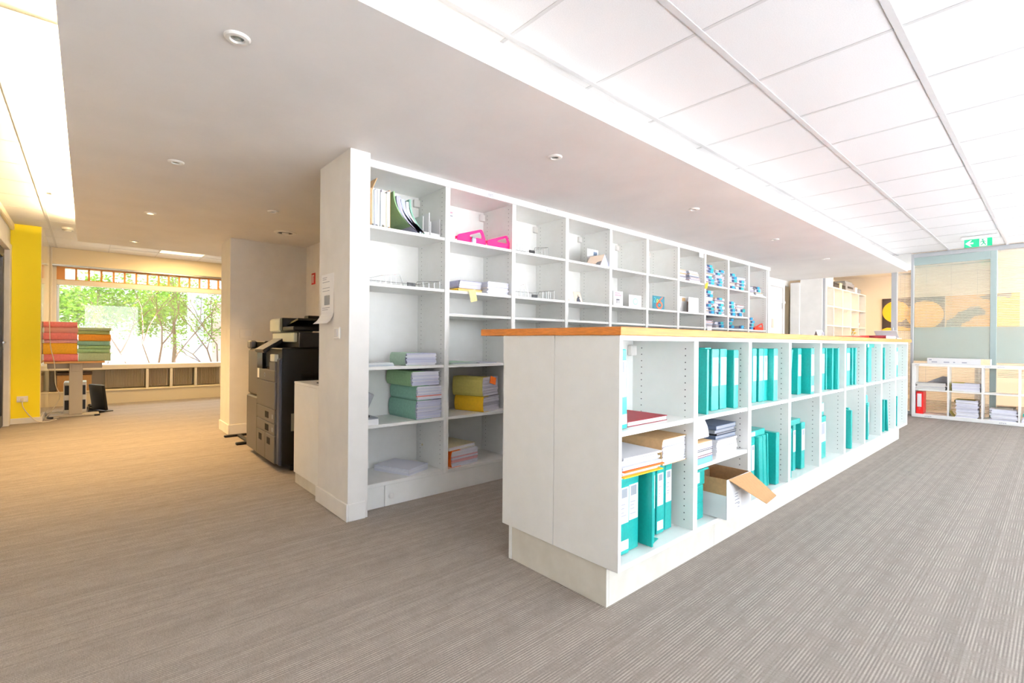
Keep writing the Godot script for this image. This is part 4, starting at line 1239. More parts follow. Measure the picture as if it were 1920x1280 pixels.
	add_box(st, Vector3(0.035, 0.04, 0), Vector3(0.06, 0.085, 0.0012), 0.0, Basis(Vector3(0, 0, 1), deg_to_rad(14)))
	mi(sn, "sheet", st.commit(), M["sticky_yellow"])
	pile("paper_pile", "single thin sheet left on the second bay's third shelf", "papers", Vector3(1.92, 1.243, -2.85), 0.21, 0.004, 0.2, 0.0, 84, "", null, 0.002, 2)
	dossier("dossier", "thin pale green folder lying flat in the second bay", "folder", Vector3(1.93, 0.885, -2.84), 0.24, 0.012, 0.3, 0.0, M["pale_green"], 85, "", null, 1.0, 3)
	pile("paper_pile", "thin grey leaflets beside the flat green folder, second bay", "papers", Vector3(2.185, 0.885, -2.84), 0.16, 0.008, 0.22, 0.0, 86, "", [Color(0.6, 0.62, 0.68)], 0.004, 3)
	y = 0.521
	dossier("dossier", "yellow ochre folder with orange strap, under the straw folder", "folder", Vector3(2.215, y, -2.83), 0.235, 0.115, 0.265, 18.0, M["yellow_folder"], 87, "", [Color(0.7, 0.68, 0.76), Color(0.55, 0.53, 0.6), Color(0.8, 0.78, 0.85)], 0.32, 10)
	dossier("dossier", "bulging straw yellow folder on top of the ochre one", "folder", Vector3(2.205, y + 0.116, -2.828), 0.24, 0.145, 0.27, 20.0, M["straw_folder"], 88, "", [Color(0.72, 0.7, 0.78), Color(0.6, 0.6, 0.7)], 0.45, 9)
	var ot = thing("index_tab", "bright orange index tab sticking out of the straw folder", "tab", Vector3(2.30, y + 0.20, -2.855), 20.0)
	st = sb()
	add_box(st, Vector3(0.045, 0.03, 0), Vector3(0.085, 0.055, 0.004), 0.001, Basis(Vector3(0, 0, 1), deg_to_rad(-14)))
	mi(ot, "tab", st.commit(), M["orange_folder"])
	y = 0.157
	dossier("dossier", "orange folder of papers on the bottom of the second bay", "folder", Vector3(1.925, y, -2.822), 0.27, 0.115, 0.26, 6.0, M["orange_folder"], 89, "", [Color(0.72, 0.74, 0.84), Color(0.82, 0.83, 0.9), Color(0.8, 0.42, 0.46)], 0.35, 10)
	dossier("dossier", "cream folder lying on top of the orange one", "folder", Vector3(1.905, y + 0.117, -2.825), 0.28, 0.026, 0.28, 10.0, M["cream_folder"], 90, "", null, 1.0, 4)
	# bays 3 to 7
	wire_tray("chrome wire tray on the top shelf of the third bay", 2.52, 1.765, -2.84, 0.38, 0.27, 0.105)
	wire_tray("chrome wire tray on the second shelf of the third bay", 2.52, 1.408, -2.84, 0.46, 0.27, 0.105)
	var wp2 = thing("wall_notice", "faint white sheet of text taped inside the fourth bay", "notice", Vector3(3.145, 1.80, -3.174))
	box(wp2, "sheet", Vector3(0, 0, 0), Vector3(0.24, 0.32, 0.0015), M["label_white"])
	lettering(wp2, 0.03, 0.22, 0.16, 6, 0.0018, 9)
	var lf = thing("leaflet", "brown and blue leaflet leaning in the top of the fourth bay", "leaflet", Vector3(3.42, 1.765, -2.86), -6.0)
	st = sb()
	add_prism(st, [Vector2(0, 0), Vector2(0.18, 0), Vector2(0.24, 0.115), Vector2(0.05, 0.07)], -0.003, 0.0)
	mi(lf, "cover", st.commit(), M["leaflet_brown"])
	st = sb()
	add_prism(st, [Vector2(0.18, 0), Vector2(0.30, 0), Vector2(0.24, 0.115)], -0.003, 0.0)
	mi(lf, "inside_page", st.commit(), M["leaflet_blue"])
	st = sb()
	add_prism(st, [Vector2(0.11, 0), Vector2(0.17, 0.0), Vector2(0.20, 0.05), Vector2(0.14, 0.03)], 0.0, 0.0008)
	mi(lf, "print", st.commit(), M["dark_grey"])
	var lf2 = thing("leaflet", "white leaflet with dark print behind the brown one, fourth bay", "leaflet", Vector3(3.48, 1.765, -2.90))
	box(lf2, "sheet", Vector3(0, 0, -0.002), Vector3(0.16, 0.155, 0.0), M["label_white"])
	box(lf2, "print", Vector3(0.09, 0.10, 0.0), Vector3(0.145, 0.135, 0.0006), M["slate_book"])
	var tr = thing("trinket", "tiny reddish trinket in the right corner of the fourth bay", "ornament", Vector3(3.685, 1.765, -2.86))
	st = sb()
	add_lathe(st, [Vector2(0.0, 0.0), Vector2(0.012, 0.0), Vector2(0.007, 0.025), Vector2(0.014, 0.04), Vector2(0.006, 0.055), Vector2(0.0, 0.056)], 10)
	mi(tr, "figure", st.commit(), M["salmon"])
	var cd = thing("greeting_card", "small blush card with a dark dancing figure leaning in the fourth bay", "card", Vector3(3.245, 1.408, -2.86))
	st = sb()
	add_prism(st, [Vector2(0, 0), Vector2(0.045, 0), Vector2(0.0, 0.09)], -0.08, -0.078)
	mi(cd, "rear_flap", st.commit(), M["card_blush"])
	st = sb()
	add_prism(st, [Vector2(0.03, 0), Vector2(0.13, 0), Vector2(0.09, 0.09), Vector2(0.0, 0.09)], -0.002, 0.0)
	mi(cd, "front", st.commit(), M["card_blush"])
	st = sb()
	add_prism(st, [Vector2(0.045, 0.003), Vector2(0.105, 0.003), Vector2(0.082, 0.038), Vector2(0.092, 0.048), Vector2(0.072, 0.05), Vector2(0.062, 0.07), Vector2(0.06, 0.045), Vector2(0.048, 0.03)], 0.0, 0.001)
	mi(cd, "figure_print", st.commit(), M["ink"])
	y = 1.408
	var b1 = thing("booklet", "white booklet with pink title and dark drawing, fifth bay", "booklet", Vector3(3.83, y, -2.86), 0.0)
	box(b1, "cover", Vector3(0, 0, -0.012), Vector3(0.155, 0.145, 0), M["label_white"], 0.001)
	box(b1, "print", Vector3(0.022, 0.118, 0), Vector3(0.10, 0.130, 0.0008), M["card_pink"])
	box(b1, "print", Vector3(0.022, 0.098, 0), Vector3(0.125, 0.110, 0.0008), M["card_pink"])
	for e in [[0.045, 0.055, 0.10, 0.068], [0.05, 0.025, 0.058, 0.055], [0.07, 0.025, 0.078, 0.055], [0.09, 0.025, 0.098, 0.05]]:
		box(b1, "print", Vector3(e[0], e[1], 0), Vector3(e[2], e[3], 0.0008), M["ink"])
	var b3 = thing("booklet", "salmon booklet standing between the two white ones, fifth bay", "booklet", Vector3(4.005, y, -2.89), 30.0)
	box(b3, "cover", Vector3(0, 0, -0.004), Vector3(0.075, 0.125, 0), M["salmon"], 0.001)
	var b2 = thing("greeting_card", "square white card with a pale green ring, fifth bay", "card", Vector3(4.085, y, -2.86))
	box(b2, "front", Vector3(0, 0, -0.003), Vector3(0.22, 0.125, 0), M["label_white"], 0.001)
	st = sb()
	add_band(st, ellipse(0.112, 0.06, 0.042, 0.034), ellipse(0.112, 0.06, 0.03, 0.024), 0.0, 0.0008, true)
	mi(b2, "ring_print", st.commit(), M["card_green"])
	var c6 = thing("greeting_card", "dark teal card with big orange six, sixth bay", "card", Vector3(4.51, y, -2.86), 0.0)
	box(c6, "front", Vector3(0, 0, -0.003), Vector3(0.235, 0.145, 0), M["card_teal"], 0.001)
	st = sb()
	add_band(st, ellipse(0.135, 0.05, 0.062, 0.042), ellipse(0.135, 0.05, 0.04, 0.026), 0.0, 0.0009, true)
	add_prism(st, [Vector2(0.075, 0.05), Vector2(0.098, 0.05), Vector2(0.135, 0.088), Vector2(0.205, 0.137), Vector2(0.19, 0.14), Vector2(0.11, 0.095)], 0.0, 0.0009)
	mi(c6, "numeral_six", st.commit(), M["card_orange"])
	mi(c6, "numeral_two", text_mesh("2", 0.075, 0.0009), M["card_aqua"], Vector3(0.045, 0.1, 0.0005))
	mi(c6, "numeral_nought", text_mesh("o", 0.07, 0.0009), M["card_lime"], Vector3(0.092, 0.098, 0.0007))
	box(c6, "print", Vector3(0.118, 0.048, 0), Vector3(0.152, 0.054, 0.0009), M["card_aqua"])
	var f7 = thing("card_folder", "white folder with orange seal standing in the seventh bay", "folder", Vector3(5.14, y, -2.93))
	box(f7, "cover", Vector3(0, 0, -0.006), Vector3(0.38, 0.19, 0), M["label_white"], 0.001)
	box(f7, "seal", Vector3(0.10, 0.135, 0), Vector3(0.175, 0.175, 0.001), M["kraft"], 0.0)
	var w7 = thing("card_folder", "large white sheet folder standing right in the seventh bay", "folder", Vector3(5.265, y, -2.86))
	box(w7, "cover", Vector3(0, 0, -0.006), Vector3(0.235, 0.18, 0), M["label_white"], 0.001)
	var k7 = thing("booklet", "dark brown booklet leaning before the white sheet, seventh bay", "booklet", Vector3(5.225, y, -2.85), 20.0)
	box(k7, "cover", Vector3(0, 0, -0.008), Vector3(0.055, 0.125, 0), M["canvas_dark"], 0.001)
	var yt = thing("hanging_tag", "yellow tag hanging from the seventh bay's top shelf edge", "tag", Vector3(5.53, 1.70, -2.802))
	st = sb()
	add_prism(st, round_poly([Vector2(0.0, 0.0), Vector2(0.06, 0.005), Vector2(0.085, 0.07), Vector2(0.065, 0.085), Vector2(0.03, 0.06)], 0.01), 0.0, 0.003)
	mi(yt, "tag", st.commit(), M["amber_folder"])
	var nt = thing("paper_note", "white paper note taped over the seventh bay's fascia", "note", Vector3(5.385, 2.06, -2.796))
	box(nt, "sheet", Vector3(0, 0, 0), Vector3(0.10, 0.085, 0.001), M["label_white"])
	var n8 = thing("paper_note", "white note with a pencil mark on the eighth bay's low shelf edge", "note", Vector3(5.60, 1.185, -2.803))
	box(n8, "sheet", Vector3(0, 0, 0), Vector3(0.12, 0.07, 0.001), M["label_white"])
	# stacks of client files: bay, shelf height, columns of [x, width, heights...]
	var cov = ["lilac_folder", "navy_folder", "straw_tab", "label_white", "maroon_folder", "lilac_folder", "slate_book", "straw_tab", "cream_folder"]
	var stacks = [
		[6, 0, 1.765, 4.985, 0.19, 3, 0.125, "plain"], [6, 1, 1.765, 5.235, 0.24, 4, 0.13, "plain"],
		[7, 0, 1.765, 5.60, 0.235, 7, 0.245, "blue"], [7, 1, 1.765, 5.86, 0.255, 6, 0.205, "blue"],
		[7, 0, 1.408, 5.60, 0.235, 7, 0.285, "blue"], [7, 1, 1.408, 5.86, 0.255, 6, 0.215, "blue"],
		[7, 0, 1.243, 5.60, 0.25, 2, 0.095, "plain"], [7, 1, 1.243, 5.88, 0.22, 2, 0.08, "blue"],
		[8, 0, 1.765, 6.215, 0.23, 5, 0.20, "blue"], [8, 1, 1.765, 6.47, 0.255, 4, 0.175, "blue"],
		[8, 0, 1.408, 6.215, 0.23, 4, 0.19, "blue"], [8, 1, 1.408, 6.47, 0.24, 3, 0.16, "blue"],
		[8, 0, 1.243, 6.215, 0.14, 3, 0.13, "blue"], [8, 1, 1.243, 6.54, 0.13, 1, 0.05, "blue"],
		[9, 0, 1.732, 6.83, 0.21, 2, 0.12, "plain"], [9, 1, 1.732, 7.06, 0.24, 3, 0.125, "blue"],
		[9, 0, 1.243, 6.83, 0.20, 4, 0.17, "blue"]]
	var sd = 500
	for s in stacks:
		var hh = s[6] / s[5]
		for i in s[5]:
			sd += 1
			var shelf = "top" if s[2] > 1.6 else ("second" if s[2] > 1.3 else "third")
			var tab = ("blue_tab" if sd % 3 else "teal_tab") if s[7] == "blue" and sd % 7 else ""
			file_bundle("%s file from the bottom, %s stack, %s shelf of the %s bay" % [ORD[i], "left" if s[1] == 0 else "right", shelf, ORD[s[0]]], "client files stacked in the wall shelves", s[3] + 0.006 * ((sd * 7) % 3), s[2] + hh * i, -2.83 - 0.006 * ((sd * 5) % 4), s[4] - 0.012, hh, 0.24, cov[sd % cov.size()], tab, sd)
	letter_tray("letter_tray", "glossy red letter tray at the far end of the wall shelving", Vector3(7.05, 1.243, -2.83), 0.30, 0.10, 0.22, M["red_plastic"])

# ---------------------------------------------------------------- low open shelf by the partition
func build_low_shelf():
	var o = thing("cube_shelf", "low white open cube shelf standing against the glazed partition", "shelving", Vector3(9.08, 0, 0))
	var d = 0.25
	var z0 = -1.425
	var z1 = 0.36
	var m = M["melamine"]
	box(o, "top_board", Vector3(0, 0.745, z0), Vector3(d, 0.783, z1), m, 0.002)
	box(o, "bottom_board", Vector3(0, 0.004, z0), Vector3(d, 0.055, z1), m, 0.002)
	box(o, "end_board", Vector3(0, 0.055, z0), Vector3(d, 0.745, z0 + 0.042), m, 0.002)
	box(o, "end_board", Vector3(0, 0.055, z1 - 0.042), Vector3(d, 0.745, z1), m, 0.002)
	var dz = [-1.036, -0.69, -0.345, 0.0]
	for z in dz:
		box(o, "divider", Vector3(0, 0.055, z), Vector3(d, 0.745, z + 0.019), m, 0.001)
	var edges = [z0 + 0.042, -1.036, -1.017, -0.69, -0.671, -0.345, -0.326, 0.0, 0.019, z1 - 0.042]
	for i in 5:
		box(o, "shelf", Vector3(0.002, 0.392, edges[2 * i]), Vector3(d, 0.412, edges[2 * i + 1]), m, 0.001)
	for e in [[0.764, -1.39, 0.05], [0.764, -0.66, 0.06], [0.764, -0.54, 0.07], [0.026, -1.28, 0.08], [0.026, -0.52, 0.07]]:
		var ink = sb()
		for k in 4:
			add_box(ink, Vector3(-0.0005, e[0] + 0.002 * (k % 2), e[1] + e[2] * (k + 0.5) / 4.0), Vector3(0.0008, 0.008, e[2] * 0.17))
		mi(o, "lettering", ink.commit(), M["ink_soft"])
	var mixed = [Color(0.75, 0.74, 0.72), Color(0.42, 0.40, 0.40), Color(0.82, 0.80, 0.74), Color(0.55, 0.2, 0.22)]
	var whites = [Color(0.84, 0.84, 0.92), Color(0.78, 0.78, 0.88), Color(0.9, 0.9, 0.94)]
	pile("paper_pile", "mixed grey catalogues in the upper left cube of the low shelf", "papers", Vector3(9.09, 0.412, -1.375), 0.325, 0.095, 0.22, -90.0, 301, "", mixed, 0.014, 8)
	var gs = thing("grey_board", "grey card leaning behind the catalogues in the upper left cube", "card", Vector3(9.24, 0.508, -1.20), -90.0)
	mi(gs, "board", prism_mesh([Vector2(-0.08, 0), Vector2(0.15, 0), Vector2(0.15, 0.09), Vector2(0.10, 0.10)], -0.003, 0.0), M["grey_folder"])
	dossier("dossier", "olive folder spilling curled papers in the second upper cube", "folder", Vector3(9.09, 0.412, -1.005), 0.305, 0.115, 0.22, -90.0, M["straw_folder"], 302, "", whites, 0.45, 8)
	dossier("dossier", "khaki folder on white reams in the second lower cube", "folder", Vector3(9.10, 0.251, -0.965), 0.25, 0.045, 0.21, -90.0, M["moss_folder"], 303, "", whites, 0.85, 4)
	pile("paper_pile", "tall white ream stack in the second lower cube", "papers", Vector3(9.09, 0.055, -0.945), 0.225, 0.195, 0.21, -90.0, 304, "", whites, 0.013, 14)
	var kf = thing("curled_folder", "curled yellowish folder on the floor of the second lower cube", "folder", Vector3(9.095, 0.055, -1.01), -90.0)
	var a = []
	for k in 8:
		a.append(Vector2(0.0 + 0.055 * k / 7.0, 0.07 * pow(1.0 - k / 7.0, 2.0)))
	var st = sb()
	add_band(st, a, offset_line(a, -0.003), -0.2, 0.0)
	mi(kf, "cover", st.commit(), M["straw_folder"])
	pile("paper_pile", "white papers stacked in the third lower cube", "papers", Vector3(9.09, 0.055, -0.60), 0.25, 0.15, 0.21, -90.0, 305, "", whites, 0.014, 12)
	pile("paper_pile", "dark folder lying on the papers of the third lower cube", "papers", Vector3(9.10, 0.206, -0.55), 0.17, 0.03, 0.2, -90.0, 306, "", [Color(0.25, 0.22, 0.18), Color(0.4, 0.36, 0.3)], 0.01, 3)
	pile("paper_pile", "loose sheets at the bottom of the fourth lower cube", "papers", Vector3(9.09, 0.055, -0.31), 0.28, 0.06, 0.21, -90.0, 307, "", whites, 0.01, 6)
	var rl = thing("rolled_plan", "teal ringed roll lying on sheets in the fourth lower cube", "roll", Vector3(9.10, 0.1155, -0.27))
	st = sb()
	add_tube(st, [Vector3(0, 0.035, 0), Vector3(0.2, 0.035, 0)], 0.035, 14)
	mi(rl, "roll", st.commit(), M["teal"])
	var rb = thing("lever_arch_file", "red lever arch file with white spine label in the lower left cube", "binder", Vector3(9.085, 0.055, -1.375), -90.0)
	box(rb, "body", Vector3(0, 0, -0.22), Vector3(0.082, 0.318, 0), M["red_paint"], 0.003)
	box(rb, "spine_label", Vector3(0.014, 0.10, 0.0003), Vector3(0.062, 0.29, 0.0012), M["label_white"])
	st = sb()
	add_band(st, ellipse(0.04, 0.075, 0.012, 0.012, 14), ellipse(0.04, 0.075, 0.008, 0.008, 14), 0.0, 0.0015, true)
	mi(rb, "finger_ring", st.commit(), M["chrome"])
	var wb = thing("long_box", "long flat white printed box lying on top of the low shelf", "box", Vector3(9.12, 0.783, -1.26))
	box(wb, "body", Vector3(0, 0, 0), Vector3(0.17, 0.083, 0.655), M["carton_white"], 0.003)
	box(wb, "cream_end", Vector3(-0.0006, 0.002, 0.56), Vector3(0.0, 0.08, 0.648), M["cream_folder"])
	for e in [[0.02, 0.05, 0.03], [0.05, 0.02, 0.06], [0.18, 0.02, 0.06], [0.28, 0.02, 0.02], [0.37, 0.02, 0.05]]:
		box(wb, "print", Vector3(-0.0007, e[1], e[0]), Vector3(0.0, e[1] + 0.014, e[0] + e[2]), M["ink_soft"])

# ---------------------------------------------------------------- copier, low cabinet, wall plates
func build_copier_corner():
	var c = thing("low_cabinet", "plain cream low cabinet between the copier and the pillar", "cabinet", Vector3(1.155, 0, -3.222))
	box(c, "plinth", Vector3(0.006, 0, -0.495), Vector3(0.76, 0.075, 0), M["plinth"], 0.002)
	box(c, "body", Vector3(0.0, 0.077, -0.51), Vector3(0.76, 0.725, 0), M["melamine"], 0.002)
	box(c, "top_board", Vector3(0.0, 0.726, -0.512), Vector3(0.76, 0.744, 0.0), M["melamine"], 0.002)
	var st = sb()
	add_lathe(st, [Vector2(0, 0), Vector2(0.008, 0.002), Vector2(0.01, 0.012), Vector2(0.0, 0.016)], 10)
	mi(c, "knob", st.commit(), M["chrome"], Vector3(0.3, 0.6, -0.511), Vector3(-90, 0, 0))
	var tb = thing("tablet", "small grey tablet lying on the low cabinet edge", "tablet", Vector3(1.22, 0.744, -3.30))
	box(tb, "case", Vector3(0, 0, -0.16), Vector3(0.2, 0.008, 0), M["dark_grey"], 0.002)
	box(tb, "screen", Vector3(0.01, 0.008, -0.15), Vector3(0.19, 0.0088, -0.01), M["slate_book"])
	# copier: front faces -x
	var o = thing("copier", "large grey and black office copier with finisher in the alcove", "copier", Vector3(1.13, 0, -4.05))
	var S = M["copier_silver"]
	var B = M["black"]
	box(o, "body", Vector3(0.03, 0.05, -0.62), Vector3(0.66, 0.98, -0.002), B, 0.006)
	box(o, "corner_post", Vector3(0.012, 0.05, -0.082), Vector3(0.04, 0.90, -0.004), M["copier_blue"], 0.012)
	box(o, "tray_door", Vector3(0.0, 0.055, -0.35), Vector3(0.029, 0.275, -0.084), S, 0.004)
	box(o, "tray_door", Vector3(0.0, 0.055, -0.62), Vector3(0.029, 0.275, -0.353), S, 0.004)
	for e in [[0.279, 0.37], [0.374, 0.485]]:
		var dr = box(o, "paper_drawer", Vector3(0.0, e[0], -0.62), Vector3(0.029, e[1], -0.084), S, 0.004)
		box(dr, "grip", Vector3(-0.0165, -0.028, 0.0), Vector3(-0.0135, 0.024, 0.10), M["matte_black"], 0.001, "black recessed grip")
		box(dr, "size_tag", Vector3(-0.0163, -0.02, 0.20), Vector3(-0.0143, 0.015, 0.225), M["label_grey"])
	for z in [-0.25, -0.50]:
		box(o, "door_grip", Vector3(-0.0015, 0.19, z - 0.045), Vector3(0.002, 0.245, z + 0.045), M["matte_black"], 0.001)
	box(o, "front_cover", Vector3(0.0, 0.489, -0.62), Vector3(0.029, 0.704, -0.084), S, 0.004)
	box(o, "front_cover", Vector3(0.0, 0.708, -0.62), Vector3(0.029, 0.80, -0.084), S, 0.004)
	box(o, "front_cover", Vector3(0.0, 0.80, -0.24), Vector3(0.029, 0.868, -0.084), S, 0.004)
	st = sb()
	add_band(st, ellipse(0, 0, 0.018, 0.018, 18), ellipse(0, 0, 0.014, 0.014, 18), 0, 0.002, true)
	mi(o, "emblem", st.commit(), M["label_grey"], Vector3(0.0, 0.755, -0.37), Vector3(0, -90, 0))
	box(o, "notice_label", Vector3(-0.001, 0.72, -0.60), Vector3(0.002, 0.80, -0.545), M["label_white"])
	box(o, "output_tray", Vector3(0.02, 0.80, -0.60), Vector3(0.05, 0.82, -0.25), M["black_gloss"], 0.003)
	box(o, "inner_bay", Vector3(0.05, 0.82, -0.56), Vector3(0.055, 0.93, -0.12), M["copier_cream"])
	box(o, "toner_box", Vector3(0.0, 0.872, -0.22), Vector3(0.06, 0.93, -0.10), M["copier_cream"], 0.004)
	box(o, "side_pillar", Vector3(0.0, 0.80, -0.62), Vector3(0.05, 0.955, -0.45), M["black_gloss"], 0.004)
	# tilted control panel
	st = sb()
	add_box(st, Vector3.ZERO, Vector3(0.22, 0.03, 0.27), 0.006)
	var cp = mi(o, "control_panel", st.commit(), B, Vector3(0.075, 1.005, -0.475), Vector3(0, 0, 32))
	box(cp, "screen", Vector3(-0.10, 0.0155, -0.122), Vector3(0.10, 0.0175, 0.122), M["grey_folder"])
	# scanner and document feeder
	box(o, "scanner", Vector3(0.16, 0.985, -0.62), Vector3(0.66, 1.11, -0.01), M["dark_grey"], 0.006)
	box(o, "scanner_front", Vector3(0.13, 1.03, -0.64), Vector3(0.16, 1.108, -0.05), M["copier_cream"], 0.006)
	box(o, "feeder_cover", Vector3(0.11, 1.112, -0.66), Vector3(0.40, 1.232, -0.37), M["copier_cream"], 0.014)
	box(o, "feeder_base", Vector3(0.12, 1.125, -0.37), Vector3(0.66, 1.16, -0.02), B, 0.006)
	box(o, "feeder_side", Vector3(0.115, 1.125, -0.369), Vector3(0.30, 1.235, -0.30), B, 0.006)
	st = sb()
	add_box(st, Vector3(0.40, 1.195, -0.16), Vector3(0.50, 0.02, 0.30), 0.004, Basis(Vector3(1, 0, 0), deg_to_rad(-8)))
	mi(o, "document_tray", st.commit(), M["black_gloss"])
	box(o, "document_stop", Vector3(0.24, 1.20, -0.14), Vector3(0.42, 1.25, -0.04), B, 0.006)
	# side face details
	for e in [[0.18, 0.735, 0.40, 0.775], [0.18, 0.60, 0.42, 0.64], [0.13, 0.06, 0.155, 0.55]]:
		box(o, "side_grip", Vector3(e[0], e[1], -0.003), Vector3(e[2], e[3], 0.003), M["black_gloss"], 0.001)
	box(o, "latch", Vector3(0.10, 0.32, 0.0), Vector3(0.13, 0.46, 0.008), M["steel"], 0.002)
	box(o, "caster", Vector3(0.10, 0.0, -0.06), Vector3(0.15, 0.05, -0.01), B, 0.01)
	box(o, "caster", Vector3(0.55, 0.0, -0.06), Vector3(0.60, 0.05, -0.01), B, 0.01)
	box(o, "caster", Vector3(0.10, 0.0, -0.58), Vector3(0.15, 0.05, -0.53), B, 0.01)
	# finisher unit on the left of the copier
	box(o, "finisher_body", Vector3(0.005, 0.05, -1.0), Vector3(0.52, 0.54, -0.635), S, 0.012)
	box(o, "finisher_upper", Vector3(0.012, 0.545, -0.98), Vector3(0.52, 0.965, -0.635), S, 0.018)
	box(o, "finisher_tray", Vector3(0.06, 0.955, -0.97), Vector3(0.50, 1.035, -0.62), B, 0.008)
	box(o, "finisher_shell", Vector3(0.005, 0.966, -1.0), Vector3(0.06, 1.04, -0.88), S, 0.012)
	box(o, "stabiliser", Vector3(-0.01, 0.0, -1.37), Vector3(0.10, 0.025, -1.32), B, 0.006)
	box(o, "stabiliser", Vector3(-0.02, 0.0, -1.86), Vector3(0.20, 0.022, -1.82), B, 0.006)
	box(o, "stabiliser_link", Vector3(0.10, 0.0, -1.82), Vector3(0.14, 0.022, -0.98), B, 0.004)
	# wall plates and notices
	var w = thing("wall_socket", "white wall socket on the alcove's back wall above the copier", "socket", Vector3(1.351, 1.115, -6.018))
	box(w, "plate", Vector3(-0.075, -0.05, 0), Vector3(0.06, 0.05, 0.008), M["plastic_white"], 0.003)
	box(w, "switch_face", Vector3(-0.02, -0.03, 0.008), Vector3(0.04, 0.032, 0.012), M["gloss_white"], 0.002)
	var r = thing("fire_sign", "small red fire safety sign on the alcove's right wall", "sign", Vector3(1.99, 1.763, -5.77), -90.0)
	box(r, "plate", Vector3(-0.06, -0.066, 0), Vector3(0.06, 0.066, 0.003), M["red_paint"])
	box(r, "pictogram", Vector3(-0.045, -0.048, 0.003), Vector3(-0.022, 0.048, 0.0038), M["label_white"])
	box(r, "pictogram", Vector3(-0.005, -0.05, 0.003), Vector3(0.012, 0.02, 0.0038), M["label_white"])
	box(r, "pictogram", Vector3(-0.012, 0.025, 0.003), Vector3(0.022, 0.045, 0.0038), M["label_white"])
	var n = thing("wall_notice", "curling printed notice with grey photo taped to the pillar", "notice", Vector3(1.14, 1.165, -3.185), -90.0)
	box(n, "upper_sheet", Vector3(0.03, 0.18, 0), Vector3(0.235, 0.30, 0.0012), M["label_white"])
	var ls = box(n, "lower_sheet", Vector3(0.03, 0.05, 0.0012), Vector3(0.235, 0.18, 0.0024), M["label_white"])
	var cpts = [Vector2(0, 0.05), Vector2(0.004, 0.03), Vector2(0.014, 0.008), Vector2(0.032, -0.012)]
	st = sb()
	for i in 3:
		var p = cpts[i]
		var q = cpts[i + 1]
		face(st, [Vector3(0.03 - 0.02 * i, p.y, p.x + 0.002), Vector3(0.235, p.y, p.x + 0.002), Vector3(0.235 - 0.01 * i, q.y, q.x + 0.002), Vector3(0.01 - 0.02 * i, q.y, q.x + 0.002)])
	mi(n, "curled_edge", st.commit(), M["label_white"])
	box(n, "photo", Vector3(0.085, 0.105, 0.0024), Vector3(0.175, 0.165, 0.003), M["label_grey"])
	lettering(n, 0.05, 0.285, 0.16, 3, 0.0016, 31)
	lettering(n, 0.05, 0.215, 0.16, 2, 0.0016, 32)
	lettering(n, 0.05, 0.092, 0.17, 2, 0.0028, 33)
	var s = thing("light_switch", "white rocker light switch on the pillar's beige side", "switch", Vector3(1.14, 1.093, -2.877), -90.0)
	box(s, "plate", Vector3(-0.042, -0.036, 0), Vector3(0.042, 0.036, 0.012), M["plastic_white"], 0.004)
	box(s, "rocker", Vector3(-0.022, -0.024, 0.012), Vector3(0.022, 0.024, 0.017), M["gloss_white"], 0.003)

